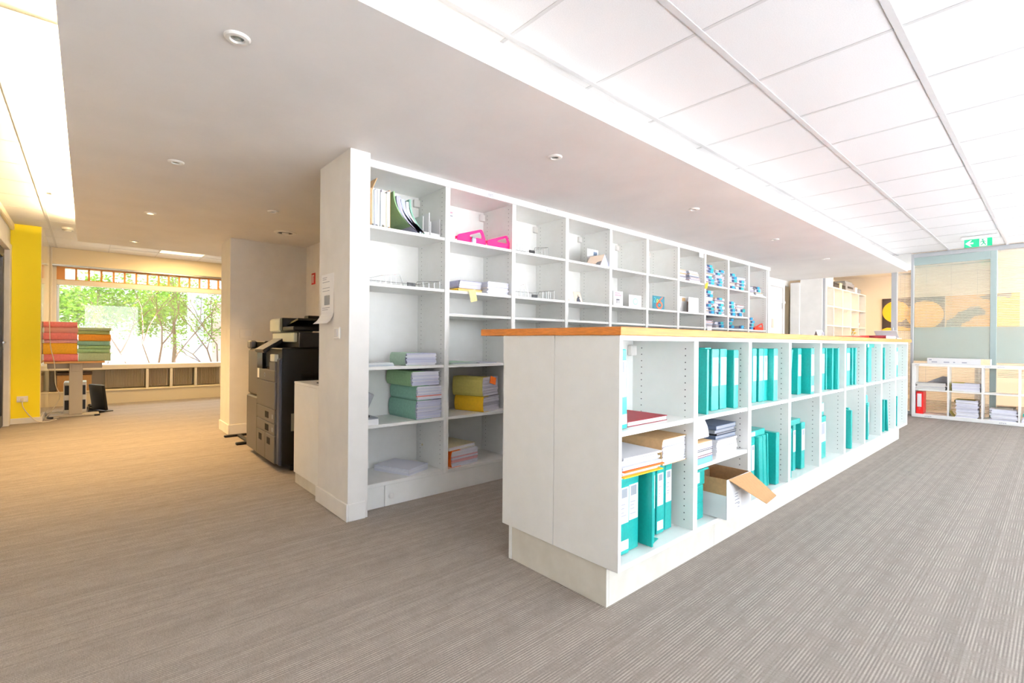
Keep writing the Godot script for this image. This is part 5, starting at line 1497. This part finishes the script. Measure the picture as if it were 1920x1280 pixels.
# ---------------------------------------------------------------- desk with folder piles in the far corner
func build_desk():
	var o = thing("desk", "grey pedestal desk end with a pale wooden top under the folders", "desk", Vector3(0, 0, 0))
	box(o, "desk_top", Vector3(-0.40, 0.715, -9.30), Vector3(0.195, 0.740, -8.56), M["desk_wood"], 0.003)
	box(o, "column", Vector3(-0.165, 0.03, -8.74), Vector3(-0.03, 0.715, -8.64), M["desk_grey"], 0.006)
	box(o, "column_cap", Vector3(-0.14, 0.60, -8.639), Vector3(-0.055, 0.70, -8.634), M["desk_grey"], 0.002)
	box(o, "foot", Vector3(-0.36, 0.0, -8.86), Vector3(0.14, 0.03, -8.64), M["desk_grey"], 0.008)
	box(o, "foot_cap", Vector3(0.09, 0.0, -8.67), Vector3(0.15, 0.02, -8.60), M["black"], 0.004)
	box(o, "foot_cap", Vector3(-0.37, 0.0, -8.67), Vector3(-0.31, 0.02, -8.60), M["black"], 0.004)
	box(o, "beam", Vector3(-0.38, 0.64, -8.80), Vector3(0.17, 0.712, -8.74), M["desk_grey"], 0.003)
	var p1 = [[0.095, "pink_folder", "pink folder at the bottom of the left desk pile"], [0.140, "amber_folder", "thick amber folder in the left desk pile"], [0.046, "rose_folder", "thin rose folder above the amber one, left desk pile"], [0.086, "pink_folder", "pink folder in the middle of the left desk pile"], [0.072, "salmon", "salmon folder, second from top of the left desk pile"], [0.070, "pink_folder", "pink folder on top of the left desk pile"]]
	var y = 0.741
	for i in p1.size():
		var e = p1[i]
		dossier("desk_dossier", e[2], "folder", Vector3(-0.078 - 0.008 * (i % 2), y, -8.575 - 0.01 * (i % 3)), 0.30, e[0], 0.325, 90.0, M[e[1]], 400 + i, "folders piled on the desk", [Color(0.85, 0.83, 0.8), Color(0.9, 0.85, 0.75)], 0.97, 8)
		y += e[0] + 0.001
	var p2 = [[0.108, "sage_folder", "thick sage green folder at the bottom of the right desk pile"], [0.052, "mint_folder", "mint folder with yellow strap in the right desk pile"], [0.048, "mint_folder", "mint folder above the strapped one, right desk pile"], [0.055, "green_folder", "darker green folder in the right desk pile"], [0.090, "tangerine_folder", "thick tangerine folder in the right desk pile"], [0.048, "olive_folder", "olive folder, second from top of the right desk pile"], [0.040, "sage_folder", "pale sage folder on top of the right desk pile"]]
	y = 0.741
	for i in p2.size():
		var e = p2[i]
		dossier("desk_dossier", e[2], "folder", Vector3(0.255 - 0.012 * (i % 2), y, -8.57 - 0.01 * (i % 3)), 0.29, e[0], 0.33, 90.0, M[e[1]], 420 + i, "folders piled on the desk", [Color(0.85, 0.83, 0.8), Color(0.8, 0.85, 0.75)], 0.97, 8)
		y += e[0] + 0.001
	var pc = thing("computer_tower", "white and black computer tower standing behind the desk column", "computer", Vector3(-0.225, 0.0, -8.90))
	box(pc, "case", Vector3(0.0, 0.012, -0.40), Vector3(0.235, 0.44, 0), M["plastic_white"], 0.006)
	for k in 2:
		box(pc, "front_grille", Vector3(0.012, 0.07 + 0.20 * k, 0.0), Vector3(0.10, 0.20 + 0.20 * k, 0.004), M["black"], 0.002)
		box(pc, "front_grille", Vector3(0.15, 0.07 + 0.20 * k, 0.0), Vector3(0.225, 0.20 + 0.20 * k, 0.004), M["black"], 0.002)
	for e in [[0.01, -0.05], [0.2, -0.05], [0.01, -0.38], [0.2, -0.38]]:
		box(pc, "foot", Vector3(e[0], 0, e[1]), Vector3(e[0] + 0.025, 0.012, e[1] + 0.025), M["black"])
	var mo = thing("monitor", "black monitor standing on the floor beside the desk foot", "monitor", Vector3(0.09, 0.0, -9.03), 24.0)
	var st = sb()
	add_box(st, Vector3(0.05, 0.21, 0), Vector3(0.035, 0.36, 0.36), 0.008, Basis(Vector3(0, 0, 1), deg_to_rad(7)))
	mi(mo, "screen_housing", st.commit(), M["black"])
	st = sb()
	add_tube(st, [Vector3(0.07, 0.2, 0), Vector3(0.14, 0.12, 0), Vector3(0.15, 0.016, 0)], 0.018, 8)
	mi(mo, "stand_arm", st.commit(), M["dark_grey"])
	box(mo, "stand_base", Vector3(-0.02, 0.0, -0.12), Vector3(0.18, 0.016, 0.12), M["black"], 0.004)
	var ph = thing("desk_phone", "black desk phone lying under the desk beside the monitor", "phone", Vector3(0.04, 0.0, -9.24), 10.0)
	box(ph, "base", Vector3(0, 0, -0.16), Vector3(0.12, 0.05, 0), M["black"], 0.01)
	box(ph, "handset", Vector3(0.01, 0.051, -0.15), Vector3(0.045, 0.085, -0.01), M["dark_grey"], 0.01)
	var bx = thing("storage_box", "brown storage box with dark lid on the ledge under the window", "box", Vector3(-0.33, 0.222, -10.10))
	box(bx, "body", Vector3(0, 0, -0.26), Vector3(0.40, 0.25, 0), M["cardboard"], 0.003)
	box(bx, "lid", Vector3(-0.008, 0.251, -0.268), Vector3(0.408, 0.285, 0.008), M["canvas_dark"], 0.003)
	var sock = thing("wall_socket", "white double socket low on the yellow wall", "socket", Vector3(-0.576, 0.298, -8.35))
	box(sock, "plate", Vector3(-0.05, -0.036, 0), Vector3(0.05, 0.036, 0.01), M["plastic_white"], 0.003)
	for x in [-0.024, 0.024]:
		st = sb()
		add_lathe(st, [Vector2(0.0, 0.0), Vector2(0.016, 0.0), Vector2(0.018, 0.003)], 14, Vector3(x, 0, 0.0095), Basis(Vector3(1, 0, 0), PI / 2))
		mi(sock, "outlet", st.commit(), M["label_white"])
	var cb = thing("power_cord", "white cord running from the yellow wall socket to the floor", "cord", Vector3(-0.576, 0, -8.33))
	st = sb()
	add_tube(st, curve([Vector3(0.0, 0.28, 0), Vector3(0.01, 0.2, 0.02), Vector3(0.07, 0.09, 0.03), Vector3(0.14, 0.02, 0.04), Vector3(0.21, 0.006, 0.02), Vector3(0.30, 0.006, -0.15)], 6), 0.005, 6)
	mi(cb, "cord", st.commit(), M["cable"])
	box(cb, "plug", Vector3(-0.014, 0.272, -0.01), Vector3(0.014, 0.31, 0.016), M["cable"], 0.004)
	var c2 = thing("data_cable", "pale cable hanging over the left folder pile to the floor", "cable", Vector3(-0.36, 0, -8.52))
	st = sb()
	add_tube(st, curve([Vector3(0.0, 1.27, -0.1), Vector3(0.01, 1.20, -0.012), Vector3(0.02, 0.95, -0.004), Vector3(0.06, 0.70, 0.01), Vector3(0.07, 0.45, 0.0), Vector3(0.11, 0.28, -0.06), Vector3(0.02, 0.08, -0.1), Vector3(-0.03, 0.008, -0.08), Vector3(0.1, 0.008, -0.1)], 6), 0.005, 6)
	mi(c2, "cord", st.commit(), M["cable"])
	var c3 = thing("data_cable", "coil of pale cable lying on the floor by the tower", "cable", Vector3(-0.315, 0, -8.96))
	st = sb()
	var pts = []
	for k in 40:
		var an = TAU * k / 13.0
		pts.append(Vector3(0.07 * cos(an), 0.007 + 0.0009 * k, 0.05 * sin(an)))
	add_tube(st, pts, 0.005, 5)
	mi(c3, "cord", st.commit(), M["cable"])

# ---------------------------------------------------------------- office behind the partition
func build_office():
	var o = thing("office_shelf", "tall white cube bookcase along the office wall", "bookcase", Vector3(9.43, 0, -2.65))
	var m = M["melamine"]
	var cw = 0.532
	var rh = 0.34
	for i in 6:
		box(o, "upright", Vector3(cw * i, 0, -0.35), Vector3(cw * i + 0.022, 2.07, 0), m, 0.001)
	for i in 5:
		for j in 7:
			box(o, "shelf", Vector3(cw * i + 0.022, 0.01 + rh * j, -0.35), Vector3(cw * i + cw, 0.03 + rh * j, -0.002), m, 0.001)
		box(o, "back_board", Vector3(cw * i + 0.022, 0.03, -0.35), Vector3(cw * i + cw, 2.05, -0.344), m)
	var pr = thing("printer", "grey printer standing on top of the office bookcase", "printer", Vector3(10.9, 2.072, -2.70))
	box(pr, "body", Vector3(0, 0.0, -0.28), Vector3(0.55, 0.17, 0), M["grey_folder"], 0.01)
	box(pr, "paper_slot", Vector3(0.1, 0.06, -0.002), Vector3(0.45, 0.1, 0.004), M["black"], 0.002)
	box(pr, "lid", Vector3(0.0, 0.171, -0.28), Vector3(0.5, 0.2, -0.02), M["label_grey"], 0.006)
	var stuff = [[9.75, 0.35, 0.20, "label_white", "white carton at the left on top of the office bookcase"], [10.15, 0.30, 0.10, "dark_grey", "dark flat case on top of the office bookcase"], [10.5, 0.14, 0.12, "cream_folder", "cream pot on top of the office bookcase"], [10.68, 0.16, 0.09, "black", "small black box on top of the office bookcase"], [11.52, 0.16, 0.12, "label_white", "small white box beside the printer on the office bookcase"], [11.72, 0.2, 0.10, "grey_folder", "grey stacked tray at the right of the office bookcase top"]]
	for e in stuff:
		var b = thing("box", e[4], "box", Vector3(e[0], 2.072, -2.70))
		box(b, "body", Vector3(0, 0, -0.22), Vector3(e[1], e[2] * 0.82, 0), M[e[3]], 0.004)
		box(b, "lid", Vector3(-0.003, e[2] * 0.82, -0.223), Vector3(e[1] + 0.003, e[2], 0.003), M[e[3]], 0.003)
	var fl = thing("flower_vase", "vase of yellow flowers on a bookcase shelf in the office", "plant", Vector3(11.32, 1.052, -2.75))
	var st = sb()
	add_lathe(st, [Vector2(0, 0), Vector2(0.035, 0), Vector2(0.045, 0.05), Vector2(0.03, 0.1), Vector2(0.036, 0.115)], 14)
	mi(fl, "vase", st.commit(), M["label_white"])
	var rng := RandomNumberGenerator.new()
	rng.seed = 6
	var st2 = sb()
	var st3 = sb()
	for k in 9:
		var e = Vector3(rng.randf_range(-0.11, 0.11), rng.randf_range(0.16, 0.28), rng.randf_range(-0.05, 0.08))
		add_tube(st2, [Vector3(0, 0.08, 0), e], 0.003, 4)
		add_lathe(st3, [Vector2(0, -0.012), Vector2(0.022, 0.0), Vector2(0.03, 0.012), Vector2(0.0, 0.02)], 7, e)
	mi(fl, "stems", st2.commit(), M["leaf_plain"])
	mi(fl, "blossoms", st3.commit(), M["flower"]).set_meta("kind", "stuff")
	var bk = [[11.70, 1.39, 0.03, "salmon", "salmon book in the right column of the office bookcase"], [11.60, 1.39, 0.05, "label_white", "white binder in the right column of the office bookcase"], [11.66, 1.39, 0.03, "label_grey", "grey book in the right column of the office bookcase"], [9.50, 1.05, 0.09, "salmon", "small salmon box in the left column of the office bookcase"]]
	for e in bk:
		var b = thing("office_book", e[4], "book", Vector3(e[0], e[1] + 0.002, -2.67))
		box(b, "cover", Vector3(0, 0, -0.2), Vector3(e[2], 0.29 if e[2] < 0.08 else 0.1, 0), M[e[3]], 0.002)
		box(b, "label", Vector3(e[2] * 0.2, 0.05, 0), Vector3(e[2] * 0.8, 0.09, 0.001), M["label_white"])
	# two abstract canvases side by side: cloud-like yellow fields over brown
	var a = thing("painting", "brown abstract canvas with large yellow rounds, left of the pair", "painting", Vector3(12.095, 1.33, -2.37), -90.0)
	box(a, "canvas", Vector3(0, 0, 0), Vector3(0.95, 0.645, 0.025), M["canvas_dark"], 0.002)
	for e in [[0.19, 0.375, 0.215, 0.215], [0.66, 0.30, 0.28, 0.27]]:
		mi(a, "yellow_round", prism_mesh(ellipse(e[0] if e[0] > 0.216 else 0.22, e[1], e[2], e[3]), 0.025, 0.027), M["canvas_yellow"])
	mi(a, "yellow_bank", prism_mesh([Vector2(0.004, 0.004), Vector2(0.945, 0.004), Vector2(0.945, 0.04), Vector2(0.4, 0.06), Vector2(0.25, 0.10), Vector2(0.18, 0.055), Vector2(0.08, 0.062), Vector2(0.004, 0.03)], 0.025, 0.0275), M["canvas_yellow"])
	var b2 = thing("painting", "orange abstract canvas with a ragged grey diagonal, right of the pair", "painting", Vector3(12.095, 1.33, -1.41), -90.0)
	box(b2, "canvas", Vector3(0, 0, 0), Vector3(0.96, 0.645, 0.025), M["canvas_orange"], 0.002)
	mi(b2, "grey_diagonal", prism_mesh([Vector2(0.0, 0.02), Vector2(0.19, 0.004), Vector2(0.23, 0.12), Vector2(0.33, 0.17), Vector2(0.40, 0.26), Vector2(0.53, 0.27), Vector2(0.54, 0.34), Vector2(0.46, 0.42), Vector2(0.33, 0.42), Vector2(0.27, 0.36), Vector2(0.18, 0.34), Vector2(0.13, 0.25), Vector2(0.02, 0.18)], 0.025, 0.027), M["canvas_grey"])
	mi(b2, "grey_corner", prism_mesh([Vector2(0.46, 0.60), Vector2(0.55, 0.63), Vector2(0.86, 0.64), Vector2(0.86, 0.58), Vector2(0.82, 0.55), Vector2(0.77, 0.59), Vector2(0.66, 0.59), Vector2(0.60, 0.53), Vector2(0.50, 0.56)], 0.025, 0.027), M["canvas_grey"])
	# desk with a dark chair behind the glass, lamp panel above
	var d = thing("office_desk", "pale desk behind the glazed partition in the office", "desk", Vector3(10.4, 0, -0.9))
	box(d, "desk_top", Vector3(0, 0.70, 0), Vector3(0.8, 0.73, 1.6), M["desk_wood"], 0.003)
	for e in [[0.03, 0.03], [0.72, 0.03], [0.03, 1.52], [0.72, 1.52]]:
		box(d, "leg", Vector3(e[0], 0, e[1]), Vector3(e[0] + 0.05, 0.70, e[1] + 0.05), M["alu"], 0.003)
	for k in 2:
		var l = thing("ceiling_light", "%s square light panel in the office ceiling" % ["left", "right"][k], "light", Vector3(10.4, 2.424, -1.7 + 2.2 * k))
		glow("office_panel", Color(1.0, 0.88, 0.68), 3.0)
		box(l, "frame", Vector3(-0.31, -0.010, -0.31), Vector3(0.31, 0.0, 0.31), M["gloss_white"])
		box(l, "diffuser", Vector3(-0.29, -0.014, -0.29), Vector3(0.29, -0.010, 0.29), M["office_panel"])
		area_light("office_area_light", Vector3(10.4, 2.405, -1.7 + 2.2 * k), Vector3(-90, 0, 0), Vector2(0.58, 0.58), 2.5, Color(1.0, 0.86, 0.66))

# ---------------------------------------------------------------- ceiling fittings
func build_fixtures():
	glow("lamp_on", Color(1.0, 0.88, 0.66), 6.0)
	var spots = [[0.411, -2.01, false, "large near recessed spotlight in the plaster ceiling, nearest the camera"], [0.417, -3.68, false, "second recessed spotlight along the left side of the plaster ceiling"], [0.42, -5.335, true, "lit recessed spotlight, third along the left side"], [0.41, -7.015, true, "lit recessed spotlight closest to the far window"], [1.21, -4.52, false, "recessed spotlight above the alcove opening"], [2.106, -2.01, false, "recessed spotlight above the second and third shelf bays"], [3.774, -2.01, false, "recessed spotlight above the middle of the wall shelving"], [5.49, -2.01, false, "recessed spotlight above the eighth shelf bay"], [7.2, -2.01, false, "farthest recessed spotlight before the end wall"]]
	for e in spots:
		var o = thing("downlight", e[3], "spotlight", Vector3(e[0], SOFFIT, e[1]), 0.0, "recessed ceiling spotlights")
		var st = sb()
		add_lathe(st, [Vector2(0.022, -0.003), Vector2(0.026, -0.010), Vector2(0.039, -0.009), Vector2(0.044, -0.004), Vector2(0.044, 0.0)], 28)
		mi(o, "ring", st.commit(), M["plastic_white"])
		st = sb()
		add_lathe(st, [Vector2(0.0, -0.004), Vector2(0.011, -0.006), Vector2(0.0225, -0.003)], 20)
		mi(o, "lens", st.commit(), M["lamp_on"] if e[2] else M["lens_off"])
		if e[2]:
			var l := SpotLight3D.new()
			l.name = "downlight_spot"
			l.light_color = Color(1.0, 0.80, 0.52)
			l.light_energy = 4.0
			l.spot_angle = 55.0
			l.spot_angle_attenuation = 1.0
			l.spot_range = 14.0
			l.light_size = 0.03
			l.shadow_enabled = true
			add_child(l, true)
			l.position = Vector3(e[0], SOFFIT - 0.02, e[1])
			l.rotation_degrees = Vector3(-90, 0, 0)
	var v = thing("ceiling_vent", "round dark-slotted air vent in the plaster ceiling above the copier", "vent", Vector3(1.548, SOFFIT, -5.33))
	var st = sb()
	add_lathe(st, [Vector2(0.07, -0.004), Vector2(0.08, -0.012), Vector2(0.105, -0.008), Vector2(0.11, 0.0)], 28)
	mi(v, "ring", st.commit(), M["plastic_white"])
	st = sb()
	add_lathe(st, [Vector2(0.0, -0.002), Vector2(0.07, -0.004)], 24)
	mi(v, "opening", st.commit(), M["dark_grey"])
	st = sb()
	add_lathe(st, [Vector2(0.0, -0.02), Vector2(0.03, -0.018), Vector2(0.035, -0.006)], 20)
	mi(v, "plug", st.commit(), M["plastic_white"])
	var s = thing("smoke_detector", "round white smoke detector on the tiles near the yellow wall", "detector", Vector3(-0.18, 2.422, -8.19))
	st = sb()
	add_lathe(st, [Vector2(0.0, -0.045), Vector2(0.03, -0.045), Vector2(0.042, -0.032), Vector2(0.055, -0.028), Vector2(0.06, 0.0)], 24)
	mi(s, "case", st.commit(), M["plastic_white"])
	st = sb()
	add_lathe(st, [Vector2(0.0485, -0.036), Vector2(0.0535, -0.0318)], 24)
	mi(s, "slots", st.commit(), M["label_grey"])
	var q = thing("ceiling_sensor", "small square white sensor on the bright left ceiling tiles", "sensor", Vector3(-0.207, 2.422, -6.38))
	box(q, "case", Vector3(-0.05, -0.02, -0.05), Vector3(0.05, 0, 0.05), M["plastic_white"], 0.004)
	box(q, "window", Vector3(-0.018, -0.022, -0.018), Vector3(0.018, -0.02, 0.018), M["label_grey"])
	var p = thing("ceiling_light", "square light panel in the tiles before the far window", "light", Vector3(1.16, 2.436, -9.25))
	glow("panel_on", Color(1.0, 0.94, 0.82), 0.8)
	box(p, "diffuser", Vector3(-0.285, -0.014, -0.285), Vector3(0.285, -0.004, 0.285), M["panel_on"])
	area_light("panel_area_light", Vector3(1.16, 2.41, -9.25), Vector3(-90, 0, 0), Vector2(0.57, 0.57), 3.5, Color(1.0, 0.84, 0.58))
	# exit sign hanging from the tiles
	var e = thing("exit_sign", "green exit sign with white arrow and running figure under the ceiling", "sign", Vector3(8.3, 2.28, -0.80), -90.0)
	box(e, "housing", Vector3(-0.03, 0.10, -0.05), Vector3(0.30, 0.136, 0.0), M["plastic_white"], 0.004)
	box(e, "panel", Vector3(0.0, 0.0, -0.03), Vector3(0.252, 0.10, -0.022), M["exit_green"], 0.001)
	mi(e, "arrow", prism_mesh([Vector2(0.008, 0.05), Vector2(0.055, 0.09), Vector2(0.072, 0.09), Vector2(0.05, 0.06), Vector2(0.085, 0.06), Vector2(0.085, 0.04), Vector2(0.05, 0.04), Vector2(0.072, 0.01), Vector2(0.055, 0.01)], -0.022, -0.0212), M["label_white"])
	box(e, "doorway", Vector3(0.138, 0.004, -0.022), Vector3(0.208, 0.097, -0.0214), M["label_white"])
	st = sb()
	add_prism(st, ellipse(0.168, 0.082, 0.009, 0.009, 12), -0.0214, -0.0208)
	add_prism(st, [Vector2(0.160, 0.068), Vector2(0.178, 0.072), Vector2(0.184, 0.045), Vector2(0.172, 0.042)], -0.0214, -0.0208)
	add_prism(st, [Vector2(0.172, 0.045), Vector2(0.184, 0.046), Vector2(0.200, 0.018), Vector2(0.192, 0.014)], -0.0214, -0.0208)
	add_prism(st, [Vector2(0.172, 0.046), Vector2(0.182, 0.046), Vector2(0.170, 0.026), Vector2(0.152, 0.016), Vector2(0.149, 0.024), Vector2(0.163, 0.032)], -0.0214, -0.0208)
	add_prism(st, [Vector2(0.160, 0.068), Vector2(0.165, 0.062), Vector2(0.147, 0.048), Vector2(0.143, 0.054)], -0.0214, -0.0208)
	add_prism(st, [Vector2(0.178, 0.071), Vector2(0.196, 0.058), Vector2(0.192, 0.053), Vector2(0.178, 0.062)], -0.0214, -0.0208)
	mi(e, "running_figure", st.commit(), M["exit_green"])
	for x in [0.02, 0.24]:
		box(e, "hanger", Vector3(x, 0.136, -0.035), Vector3(x + 0.01, 0.15, -0.025), M["plastic_white"])

# ---------------------------------------------------------------- garden outside the far window
func leaf_cloud(st, rng, c, r, n, size):
	for i in n:
		var d = Vector3(rng.randfn(), rng.randfn(), rng.randfn()).normalized() * pow(rng.randf(), 0.45)
		var p = c + d * r
		var a = Vector3(rng.randfn(), rng.randfn() * 0.5, rng.randfn()).normalized()
		var b = a.cross(Vector3(rng.randfn(), rng.randfn(), rng.randfn())).normalized()
		var l = size * rng.randf_range(0.6, 1.3)
		var g = rng.randf_range(0.55, 1.0)
		st.set_color(Color(g * rng.randf_range(0.75, 1.0), g, g * rng.randf_range(0.45, 0.8)))
		var q = [p - a * l, p + b * l * 0.42, p + a * l, p - b * l * 0.42]
		var nn = a.cross(b)
		tri(st, q[0], q[1], q[2], nn)
		tri(st, q[0], q[2], q[3], nn)

func branch(st, rng, p, d, l, r, depth, ends):
	var mid = p + d * l * 0.5 + Vector3(rng.randfn(), rng.randfn(), rng.randfn()) * l * 0.05
	var e = p + d * l
	add_tube(st, [p, mid, e], r, 5, r * 0.65)
	ends.append(e)
	if depth <= 0:
		return
	for k in 2 + (1 if rng.randf() < 0.4 else 0):
		var nd = (d + Vector3(rng.randfn() * 0.5, rng.randf_range(-0.1, 0.35), rng.randfn() * 0.4)).normalized()
		branch(st, rng, e if k < 2 else mid, nd, l * rng.randf_range(0.6, 0.85), r * 0.62, depth - 1, ends)

func shrub(n, label, base, stems, seed_n, leaves, size, lift = 0.0):
	var rng := RandomNumberGenerator.new()
	rng.seed = seed_n
	var o = thing(n, label, "shrub", base)
	var st = sb()
	var ends = []
	for s in stems:
		branch(st, rng, Vector3(s[0] * 0.2, 0, 0), Vector3(s[0], 1.0, s[1]).normalized(), s[2], s[3], 3, ends)
	mi(o, "branches", st.commit(), M["bark"])
	var lf = sb()
	for e in ends:
		if e.y > lift:
			leaf_cloud(lf, rng, e, 0.20, int(leaves / ends.size()) + 1, size)
	mi(o, "foliage", lf.commit(), M["leaf"]).set_meta("kind", "stuff")
	return o

func build_garden():
	var g = struct("floor_garden")
	box(g, "paving", Vector3(-8, -0.3, -24), Vector3(9, -0.05, -10.62), M["garden_ground"])
	var s = struct("floor_street")
	box(s, "paving", Vector3(-14, -0.3, 2.82), Vector3(24, -0.05, 22), M["paving"])
	# unseen upper storeys and a tall block, added to keep the garden in shade
	var u = struct("wall_upper_storeys")
	box(u, "unseen_block", Vector3(-3.25, 2.61, -10.6), Vector3(12.3, 9.0, 2.8), M["garden_wall"])
	var nh = struct("wall_shade_block")
	box(nh, "unseen_block", Vector3(7.5, -0.05, -26.0), Vector3(14.0, 18.0, -10.7), M["garden_wall"])  # unseen mass added to block the sun from the garden
	var w = struct("wall_garden")
	box(w, "surface", Vector3(-8, -0.05, -16.4), Vector3(9, 3.6, -16.2), M["garden_wall"])
	box(w, "coping", Vector3(-8, 3.6, -16.45), Vector3(9, 3.68, -16.15), M["garden_wall"])
	for e in [[1.84, 0.08, -13.4, "garden_wall", 3.2, "round pale post standing in the garden outside the window"], [2.11, 0.10, -14.2, "pale_blue", 2.1, "pale blue downpipe post beside the garden wall"]]:
		var p = thing("garden_post", e[5], "post", Vector3(e[0], -0.05, e[2]))
		var st = sb()
		add_lathe(st, [Vector2(e[1], 0), Vector2(e[1], e[4]), Vector2(0, e[4])], 16)
		mi(p, "shaft", st.commit(), M[e[3]])
		box(p, "cap", Vector3(-e[1] - 0.02, e[4], -e[1] - 0.02), Vector3(e[1] + 0.02, e[4] + 0.04, e[1] + 0.02), M[e[3]])
	var sh = thing("garden_shed", "pale pink boarded shed at the right of the garden", "shed", Vector3(2.43, -0.05, -13.8))
	for k in 6:
		box(sh, "board", Vector3(0.21 * k, 0, -0.6), Vector3(0.21 * k + 0.2, 2.0, -0.58), M["pale_pink"], 0.004)
	box(sh, "roof", Vector3(-0.1, 2.0, -0.9), Vector3(1.4, 2.06, -0.5), M["pale_pink"])
	shrub("garden_shrub", "many-stemmed flowering shrub in the middle of the window view", Vector3(0.95, -0.05, -11.6), [[-0.45, -0.1, 0.9, 0.022], [-0.12, 0.1, 1.0, 0.02], [0.15, -0.15, 1.0, 0.024], [0.42, 0.0, 0.85, 0.018]], 3, 900, 0.03, 1.25)
	shrub("garden_shrub", "thin sprawling shrub behind the right folder pile", Vector3(0.05, -0.05, -11.9), [[-0.5, 0.0, 0.7, 0.014], [0.3, -0.1, 0.8, 0.014], [0.0, 0.1, 0.7, 0.012]], 8, 420, 0.03, 0.5)
	shrub("garden_shrub", "dense shrub at the right edge of the window view", Vector3(2.15, -0.05, -12.0), [[-0.2, 0.0, 0.9, 0.022], [0.2, 0.1, 0.9, 0.02], [0.0, -0.2, 1.0, 0.02]], 15, 1500, 0.032, 0.9)
	# leafy canopy behind
	var rng := RandomNumberGenerator.new()
	rng.seed = 44
	var trees = [[-1.6, -14.0, "pale leafy tree left behind the garden shrubs"], [0.2, -14.6, "pale leafy tree in the middle behind the garden shrubs"], [1.6, -14.5, "pale leafy tree right behind the garden shrubs"]]
	for e in trees:
		var t = thing("garden_tree", e[2], "tree", Vector3(e[0], -0.05, e[1]), 0.0, "leafy trees in the garden")
		var st = sb()
		add_tube(st, [Vector3(0, 0, 0), Vector3(0.05, 0.9, 0), Vector3(0.0, 2.4, 0)], 0.05, 7, 0.025)
		mi(t, "trunk", st.commit(), M["bark"])
		var lf = sb()
		for k in 44:
			var c = Vector3(rng.randfn() * 0.6, 1.82 + rng.randfn() * 0.24, rng.randfn() * 0.4)
			leaf_cloud(lf, rng, c, 0.34, 110, 0.05)
		mi(t, "foliage", lf.commit(), M["leaf"]).set_meta("kind", "stuff")
